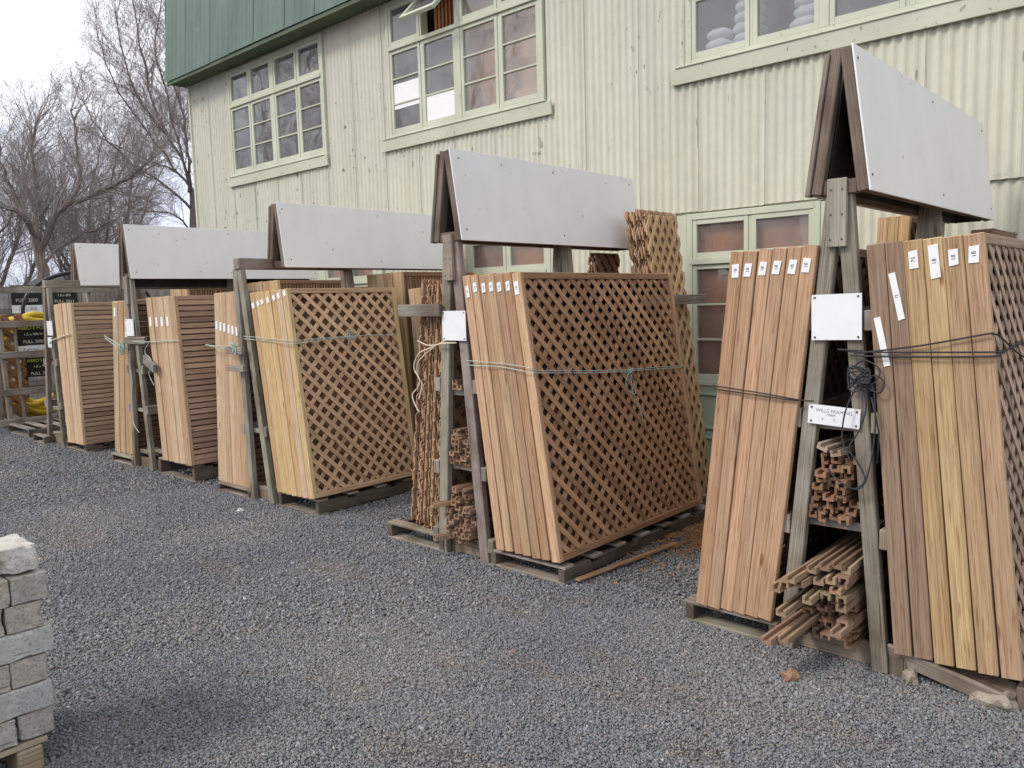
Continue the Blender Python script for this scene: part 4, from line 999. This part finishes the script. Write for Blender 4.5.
sign(-14.86, 8.05, 8.75, 1.86, 2.1, [('FULL 500', .6, .1, 'cream')], 'small black sign on the fence under the low roof board of the fourth rack')
# yellow coil of pipe standing on edge
m = MB(); q = random.Random(2)
P = []
for i in range(14*40):
    a = 2*math.pi*i/40; t = i/(14*40); rr_ = .58 + .085*math.sin(i*.61)*.6+q.uniform(-.004, .004) + .06*math.sin(t*19)
    P.append((-13.35+.09*math.sin(t*27+1), 4.10+rr_*math.cos(a), .84+rr_*1.12*math.sin(a)))
m.tube(P, .048, 6)
tag(m.build('pipe_coil', M['yellow']), 'yellow coil of corrugated pipe standing behind the open rack', 'pipe coil')
m = MB(); P = []
for i in range(25):
    a = math.pi*i/24; P.append((-13.9+.1*math.cos(a), 5.15-1.05*math.cos(a), 1.55+.72*math.sin(a)**.8 if math.sin(a) > 0 else 1.55))
P = [(-13.98, 4.10, .03)] + P + [(-13.8, 6.2, .03)]
m.tube(P, .03, 8); tag(m.build('pipe_hoop', M['pipe']), 'black plastic hoop arching above the far left racks', 'hoop')
for (y, a, lb) in ((6.75, .25, 'black pipe leaning on the fence right of the sign, left one'), (7.15, -.2, 'black pipe leaning on the fence, right one')):
    m = MB(); m.tube([(-14.5, y-a, 0), (-14.8, y+a, 2.08)], .035, 8); tag(m.build('pipe', M['pipe']), lb, 'pipe', 'black pipes leaning on the fence')

# ------------------------------------------------------------------ block stack, lower left
def block(x, y, z, dx, dy, dz, label, chip=0, c=(.36, .34, .31)):
    import bmesh
    bm = bmesh.new(); bmesh.ops.create_cube(bm, size=1)
    for v in bm.verts: v.co = Vector((v.co.x*dx, v.co.y*dy, v.co.z*dz))
    bmesh.ops.bevel(bm, geom=list(bm.edges), offset=.003, segments=1, affect='EDGES')
    bmesh.ops.subdivide_edges(bm, edges=[e for e in bm.edges if e.calc_length() > .04], cuts=7, use_grid_fill=True)
    q = random.Random(int(abs(x*1000+y*377+z*911)*10)); ph = [q.uniform(0, 9) for _ in range(6)]
    from mathutils import noise as N
    for v in bm.verts:
        p = v.co + Vector((ph[0], ph[1], ph[2]))*3
        d = N.noise(p*14)*.004 + N.noise(p*45)*.0025
        e = sum(1 for k, s in zip(v.co, (dx, dy, dz)) if abs(k) > s/2-.014)
        if e >= 2: d -= max(0, N.noise(p*24)-.05)*.016*(1+chip)
        v.co -= v.co.normalized()*(-d)
        if chip and v.co.x > 0: v.co.x -= max(0, N.noise(p*11)+.25)*.03*chip
    me = bpy.data.meshes.new('concrete_block'); bm.to_mesh(me); bm.free(); me.materials.append(M['brick'])
    o = bpy.data.objects.new('concrete_block', me); col.objects.link(o); o.location = (x, y, z); o.rotation_euler = (0, 0, q.uniform(-.035, .035)); o.location.x += q.uniform(-.010, .006); o.color = (*jit(tuple(v*1.14 for v in c), .08), 1)
    return tag(o, label, 'concrete block', 'pale concrete blocks stacked on a pallet')
BXF = -3.035; BYR = .885; CH = .0975
sh = [.0, .005, -.006, .022, -.006, .014, .004]
cs = [(.33, .31, .285), (.40, .39, .375), (.34, .31, .27), (.41, .40, .38), (.40, .37, .32), (.36, .34, .30), (.42, .40, .36)]
for k in range(7):
    z = .122 + CH*(k+.5)
    if k == 6:
        for (y, x) in ((BYR-.055, BXF-.125), (BYR-.18, BXF-.14), (BYR-.31, BXF-.15)):
            block(x, y, z+.004, .22, .11, .088, f'rough pale block on top of the stack, {"right end" if y > .75 else ("second from the right end" if y > .6 else "third from the right end")}', 1.0 if y > .75 else .4, (.44, .42, .39))
        continue
    yr = BYR + sh[k]
    if k in (1, 3):       # stretchers: one long side shows
        for j in range(2):
            for i in range(3): 
                block(BXF-.055-i*.115, yr-.115-j*.232, z, .11, .228, CH-.004, f'long concrete block, {ORD[k]} course from the bottom, ' + ('right end' if j == 0 else 'left end') + ('' if i == 0 else (', middle row' if i == 1 else ', back row')), 0, cs[k])
    else:
        for j in range(4):
            for i in range(1 if 0 < j < 3 else 2):
                block(BXF-.115-i*.232, yr-.056-j*.116, z, .228, .111, CH-.004, f'concrete block end-on in the {ORD[k]} course from the bottom, {ORD[j]} from the right' + (', back row' if i else ''), .25 if rnd.random() < .4 else 0, cs[k])
p = thing('pallet', 'pale timber pallet under the concrete blocks', 'pallet', (-3.2, .6, 0))
for y in (.80, .5, .2):
    m = MB(); m.box((-3.58, y-.04, .0), (-3.04, y+.045, .095)); m.build('bearer', M['old'], p, (.42, .36, .26), .012, 3)
m = MB()
for x in (-3.09, -3.25, -3.42): m.box((x-.05, .08, .097), (x+.05, .86, .117))
m.build('deck_boards', M['old'], p, (.38, .33, .25), .003)

# ------------------------------------------------------------------ small litter
def chunk(name, x, y, s, c, label, cat, seed, flat=.6, mat='brick'):
    import bmesh
    from mathutils import noise as N
    bm = bmesh.new(); bmesh.ops.create_icosphere(bm, subdivisions=2, radius=1)
    for v in bm.verts:
        d = 1 + N.noise(v.co*1.3+Vector((seed*3.1, 0, 0)))*.6; v.co = Vector((v.co.x*d*s[0], v.co.y*d*s[1], v.co.z*d*s[2]))
    me = bpy.data.meshes.new(name); bm.to_mesh(me); bm.free(); me.materials.append(M[mat])
    o = bpy.data.objects.new(name, me); col.objects.link(o); o.location = (x, y, s[2]*.6); o.rotation_euler[2] = seed; o.color = (*c, 1)
    return tag(o, label, cat)
chunk('brick_fragment', -1.286, 3.10, (.042, .03, .026), (.30, .185, .125), 'reddish brick fragment on the gravel in front of the nearest rack', 'brick fragment', 1)
chunk('stone', -.905, 3.375, (.038, .03, .034), (.33, .28, .22), 'tan stone beside the right leg of the nearest rack', 'stone', 2)
chunk('stone', -.60, 3.37, (.085, .05, .042), (.34, .30, .25), 'larger pale stone under the broken pallet', 'stone', 3)
chunk('stone', -5.74, 3.10, (.026, .022, .02), (.55, .53, .50), 'small white stone on gravel in front of the third rack', 'stone', 4)
chunk('dry_leaf', -2.366, 2.557, (.022, .014, .006), (.42, .19, .09), 'small orange brown leaf lying alone on the gravel', 'leaf', 5)
m = MB(); m.board((-2.66, 3.44, .026), (-2.56, 4.35, .03), .035, .014, (1, 0, 0)); tag(m.build('loose_batten', M['new'], None, (.42, .27, .16), .002), 'loose brown strip of timber lying on gravel along the second rack pallet', 'batten')
# orange-brown shavings by the wall side of the second rack
g = np.random.default_rng(5); m = MB()
for i in range(2200):
    a = g.uniform(0, 6.28); r_ = abs(g.normal(0, .5)); x = -2.50+r_*math.cos(a)*.40; y = 4.80+r_*math.sin(a)*.85
    t = g.uniform(0, 6.28); m.obox((x, y, .018+g.uniform(0, .012)), (math.cos(t), math.sin(t), g.uniform(-.3, .3)), (0, 0, 1), g.uniform(.015, .06), g.uniform(.003, .008), .0015)
tag(m.build('wood_shavings', M['litter'], None, (.42, .22, .105)), 'scatter of orange brown wood shavings on gravel between second and nearest racks', 'wood shavings', None, 'stuff')

# ------------------------------------------------------------------ trees
def grow(m, p, d, L, r, lev, q, spread=1.0, up=.25):
    """one bent branch with side branches; lev 0 = finest"""
    n = 5 if lev > 1 else (4 if lev == 1 else 2)
    pts = [Vector(p)]; dd = Vector(d).normalized(); dirs = [dd]
    for i in range(n):
        dd = (dd + Vector((q.gauss(0, .17), q.gauss(0, .17), q.gauss(0, .12)+up*.22))).normalized(); pts.append(pts[-1]+dd*(L/n)); dirs.append(dd)
    rr_ = [max(.0021, r*(1-.72*i/n)) for i in range(n+1)]
    m[0 if lev > 2 else 1].tube(pts, rr_, 5 if lev > 2 else 3, caps=False)
    side(m, pts, dirs, L, r, lev, q, spread, up)
def side(m, pts, dirs, L, r, lev, q, spread, up, dens=1.0, start=.22):
    if lev <= 0: return
    n = len(pts)-1; k = max(2, int({3: 9, 2: 9, 1: 8}[min(lev, 3)]*dens*q.uniform(.8, 1.2)))
    for j in range(k):
        t = start + (1-start)*(j+q.random())/k; f = min(t*n, n-1e-3); i = int(f); p = pts[i].lerp(pts[i+1], f-i); d = dirs[min(i+1, len(dirs)-1)]
        ax = d.orthogonal(); ax = Matrix.Rotation(q.uniform(0, 6.283), 3, d) @ ax
        nd_ = (d*q.uniform(.55, 1.0) + ax.normalized()*q.uniform(.55, .95)*spread + Vector((0, 0, .12))).normalized()
        grow(m, p, nd_, L*q.uniform(.36, .56)*(1.1-.35*t), max(.0021, r*(.40-.18*t)), lev-1, q, spread, up)
def tree(label, limbs, radii, seed, lev=3, dens=1.0, group='bare trees behind the fence', name='bare_tree'):
    q = random.Random(seed); base = Vector((limbs[0][0][0], limbs[0][0][1], 0))
    t = thing(name, label, 'tree', base, group); m = [MB(), MB()]
    for li, (P, (r0, r1)) in enumerate(zip(limbs, radii)):
        Q = [Vector(p) for p in P]
        if li == 0: Q = [base + Vector((0, 0, -.1))] + Q
        pts = []
        for i in range(len(Q)-1):
            p0, p1, p2, p3 = Q[max(i-1, 0)], Q[i], Q[i+1], Q[min(i+2, len(Q)-1)]
            for j in range(3):
                u = j/3; pts.append(.5*((2*p1)+(p2-p0)*u+(2*p0-5*p1+4*p2-p3)*u*u+(3*p1-p0-3*p2+p3)*u**3) + Vector((q.gauss(0, .025), q.gauss(0, .025), q.gauss(0, .02))))
        pts.append(Q[-1]); n = len(pts)
        m[0].tube(pts, [lerp(r0, r1, i/(n-1)) for i in range(n)], 8, caps=False)
        dirs = [(pts[min(i+1, n-1)]-pts[max(i-1, 0)]).normalized() for i in range(n)]
        L = sum((pts[i+1]-pts[i]).length for i in range(n-1))
        if li: 
            side(m, pts, dirs, min(L, 3.6)*1.05, r0*.9, lev, q, 1.0, .3, 1.25*dens*max(1, L/3.2), .12)
            grow(m, pts[-1], dirs[-1], 1.3, r1, lev-1, q)
    m[0].build('trunk', M['bark'], t); m[1].build('crown', M['twig'], t)
    return t
T1 = [[[-21.9, 7.02, 1.32], [-21.9, 7.03, 2.19], [-21.9, 7.04, 2.87], [-21.92, 6.96, 3.53]], [[-21.92, 6.96, 3.45], [-21.52, 6.57, 3.96], [-21.64, 6.17, 4.17], [-21.74, 5.8, 4.39]], [[-21.92, 6.96, 3.5], [-22.35, 6.86, 4.07], [-22.6, 6.79, 4.56], [-22.66, 6.59, 5.15], [-22.67, 6.55, 5.87]],
      [[-21.9, 7.0, 3.15], [-21.45, 7.2, 3.81], [-21.35, 7.41, 4.16], [-21.14, 8.0, 4.47], [-20.93, 8.54, 4.76], [-20.74, 8.97, 5.04], [-20.59, 9.31, 5.41]], [[-21.35, 7.45, 4.18], [-21.39, 7.88, 4.75], [-21.4, 7.87, 5.36], [-21.4, 7.88, 6.08], [-21.4, 7.88, 6.68]],
      [[-21.92, 6.98, 3.5], [-22.5, 7.2, 4.37], [-22.84, 7.37, 5.0], [-22.85, 7.34, 5.75], [-22.79, 7.52, 6.51]], [[-21.9, 7.04, 2.8], [-22.2, 7.55, 3.26], [-22.14, 8.18, 3.6], [-21.92, 8.74, 3.94]]]
tree('bare spreading tree with a thick forked trunk at the left edge', T1, [(.17, .12), (.07, .04), (.07, .02), (.085, .02), (.055, .016), (.06, .016), (.05, .016)], 11, 3, 2.0)
T2 = [[[-25.09, 12.42, 0.61], [-25.03, 12.54, 3.19], [-24.99, 12.62, 5.42]], [[-24.95, 12.5, 5.35], [-24.63, 12.23, 6.12], [-24.8, 11.89, 6.86], [-24.95, 11.56, 7.75], [-25.02, 11.42, 8.78], [-25.07, 11.31, 9.8], [-25.11, 11.2, 10.95], [-25.12, 11.19, 11.81]], [[-25.0, 12.6, 5.33], [-25.63, 12.47, 6.05], [-25.85, 12.0, 6.26], [-26.19, 11.23, 6.62], [-26.46, 10.6, 6.95]], [[-25.0, 12.62, 5.4], [-25.85, 12.7, 6.81], [-25.93, 12.54, 7.75], [-25.98, 12.42, 8.85], [-26.08, 12.22, 9.92], [-25.98, 12.43, 11.17], [-25.92, 12.56, 12.41]],
      [[-25.0, 12.6, 5.25], [-24.5, 12.3, 6.23], [-24.32, 12.19, 7.13], [-24.39, 12.04, 8.02], [-24.48, 11.85, 9.19], [-24.48, 11.86, 10.51], [-24.39, 12.03, 12.12]], [[-25.0, 12.5, 4.0], [-24.89, 11.92, 4.58], [-25.19, 11.27, 4.66], [-25.47, 10.64, 4.86]], [[-25.0, 12.62, 5.02], [-25.45, 13.04, 6.15], [-25.5, 12.96, 7.11], [-25.42, 13.11, 8.38], [-25.23, 13.48, 9.98]], [[-25.0, 12.6, 5.4], [-25.3, 11.95, 6.5], [-25.6, 11.3, 7.5], [-25.85, 10.7, 8.7], [-25.9, 10.4, 9.9]], [[-24.8, 11.9, 6.9], [-25.1, 11.2, 8.0], [-25.3, 10.9, 9.2], [-25.35, 10.75, 10.6]], [[-25.0, 12.5, 4.8], [-25.2, 11.7, 5.6], [-25.5, 10.9, 6.2], [-25.8, 10.2, 7.1], [-25.9, 9.8, 8.0]]]
tree('tall bare tree rising beside the left corner of the building', T2, [(.17, .12), (.05, .012), (.04, .012), (.045, .012), (.05, .012), (.035, .012), (.04, .012), (.04, .012), (.045, .012), (.045, .012)], 23, 3, 2.1)
def auto(label, x, y, h, seed, nl=6, dens=1.0):
    q = random.Random(seed); f = h*.22
    limbs = [[(x, y, .3), (x+q.uniform(-.1, .1), y, f*.6), (x+q.uniform(-.1, .1), y+q.uniform(-.1, .1), f)]]; rad = [(.15, .11)]
    top = Vector(limbs[0][-1])
    for i in range(nl):
        a = 6.283*i/nl+q.uniform(-.4, .4); s = q.uniform(.16, .34)*h; P = [top-Vector((0, 0, q.uniform(0, .3*f)))]; hh = h*q.uniform(.6, .98)
        for k in range(1, 5):
            u = k/4; P.append(Vector((x+math.cos(a)*s*u**.8+q.gauss(0, .12), y+math.sin(a)*s*u**.8+q.gauss(0, .12), lerp(top.z, hh, u))))
        limbs.append(P); rad.append((.065, .016))
    tree(label, limbs, rad, seed, 3, dens)
auto('bare tree partly cut by the left edge, behind the forked one', -28.0, 7.6, 8.0, 31, 7, 1.7)
auto('slender bare tree standing between the forked tree and the tall one', -29.5, 10.6, 8.6, 37, 7, 1.7)
auto('bare tree farthest back in the gap left of the building', -35.0, 13.8, 9.0, 41, 7, 1.2)
auto('bare tree beyond the left edge of the yard, reflected in the left upper window', -24.0, -3.0, 13.0, 53, 7, 1.0)
auto('second bare tree beyond the left edge, reflected in the left upper window', -20.0, -6.0, 12.0, 59, 7, 1.0)
# thicket of bare scrub that reads as one mass
q = random.Random(77); m = [MB(), MB()]
for i in range(55):
    x = q.uniform(-44, -30); y = q.uniform(8, 24) if q.random() < .9 else q.uniform(4, 8); h = q.uniform(2.0, 4.4)
    y = y*(-x/36)
    for k in range(3):
        d = Vector((q.gauss(0, .25), q.gauss(0, .25), 1)); grow(m, Vector((x+q.uniform(-.5, .5), y+q.uniform(-.5, .5), 0)), d, h*q.uniform(.7, 1), .03, 2, q, 1.0, .35)
m[1].f += [[a+len(m[1].v) for a in f] for f in m[0].f]; m[1].uv += m[0].uv; m[1].mi += m[0].mi; m[1].sm += m[0].sm; m[1].v += m[0].v
tag(m[1].build('thicket', M['twig']), 'distant thicket of bare purple brown scrub behind the fence', 'thicket', None, 'stuff')
# distant hills
me = bpy.data.meshes.new('hills'); vs = []; fs = []; n = 60
for i in range(n+1):
    a = R(20)+R(150)*i/n      # angle from +Y towards -X
    for k, (rad, hh) in enumerate(((130, 0), (165, .55), (210, 1.0), (300, .8))):
        h = hh*(9+2.5*math.sin(i*.45)+2.0*math.sin(i*1.3+1)+1.0*math.sin(i*3.1)); vs.append((-math.sin(a)*rad, math.cos(a)*rad, h-.5*(k == 0)))
for i in range(n):
    for k in range(3): fs.append((i*4+k, i*4+k+1, (i+1)*4+k+1, (i+1)*4+k))
me.from_pydata(vs, [], fs); me.materials.append(M['hill']); o = bpy.data.objects.new('hills', me); col.objects.link(o); o['kind'] = 'structure'

# ------------------------------------------------------------------ light, sky, camera
sun_dir = Vector((-.38, -.75, .80)).normalized()       # towards the sun: behind the viewer, to the left
L = bpy.data.lights.new('sun', 'SUN'); L.energy = 1.15; L.angle = R(13); L.color = (1, .935, .84)
so = bpy.data.objects.new('sun', L); col.objects.link(so); so.rotation_euler = sun_dir.to_track_quat('Z', 'Y').to_euler()
w = bpy.data.worlds.new('World'); sc.world = w; w.use_nodes = True; nt = w.node_tree; nt.nodes.clear()
out = nt.nodes.new('ShaderNodeOutputWorld'); bg = nt.nodes.new('ShaderNodeBackground'); nt.links.new(bg.outputs[0], out.inputs[0])
sky = nt.nodes.new('ShaderNodeTexSky'); sky.sky_type = 'NISHITA'; sky.sun_disc = False
sky.sun_elevation = math.asin(sun_dir.z); sky.sun_rotation = math.atan2(sun_dir.x, sun_dir.y)
tc = nt.nodes.new('ShaderNodeTexCoord').outputs['Generated']
cl = noise(nt, mapping(nt, tc, (1, 1, 2.2)), 2.2, 5, .55, .4)
cloud = ramp(nt, cl, [(.3, (6.4, 6.7, 7.5)), (.65, (9.4, 9.4, 9.6))])
n = nd(nt, 'ShaderNodeSeparateXYZ'); nt.links.new(tc, n.inputs[0])
low = ramp(nt, n.outputs[2], [(.0, (.50, .52, .63)), (.12, (.70, .72, .82)), (.21, (.94, .95, .99)), (.28, (1, 1, 1))])
cloud = mix(nt, 1, cloud, low, 'MULTIPLY')
sk = mix(nt, .88, sky.outputs[0], cloud)
nt.links.new(sk, bg.inputs[0]); bg.inputs[1].default_value = .10

cam = bpy.data.cameras.new('camera'); co = bpy.data.objects.new('camera', cam); col.objects.link(co)
cam.sensor_fit = 'HORIZONTAL'; cam.sensor_width = 36; cam.lens = 795.738*36/1024; cam.clip_end = 1500; cam.clip_start = .05
rx = Vector((0.74341046, 0.66822346, -0.02860576)); uy = Vector((-0.0487194, 0.09675792, 0.99411484)); fw_ = Vector((-0.6670587, 0.73764172, -0.1044863))
co.matrix_world = Matrix(((rx.x, uy.x, -fw_.x, 0), (rx.y, uy.y, -fw_.y, 0), (rx.z, uy.z, -fw_.z, 1.6), (0, 0, 0, 1)))
sc.camera = co
sc.view_settings.view_transform = 'Standard'; sc.view_settings.look = 'None'; sc.view_settings.exposure = 0.88; sc.view_settings.gamma = 1; sc.view_settings.use_curve_mapping = False

for o in sc.objects:
    if 'label' in o and len(o['label'].split()) > 16: print('LONG', o.name, len(o['label'].split()), o['label'])
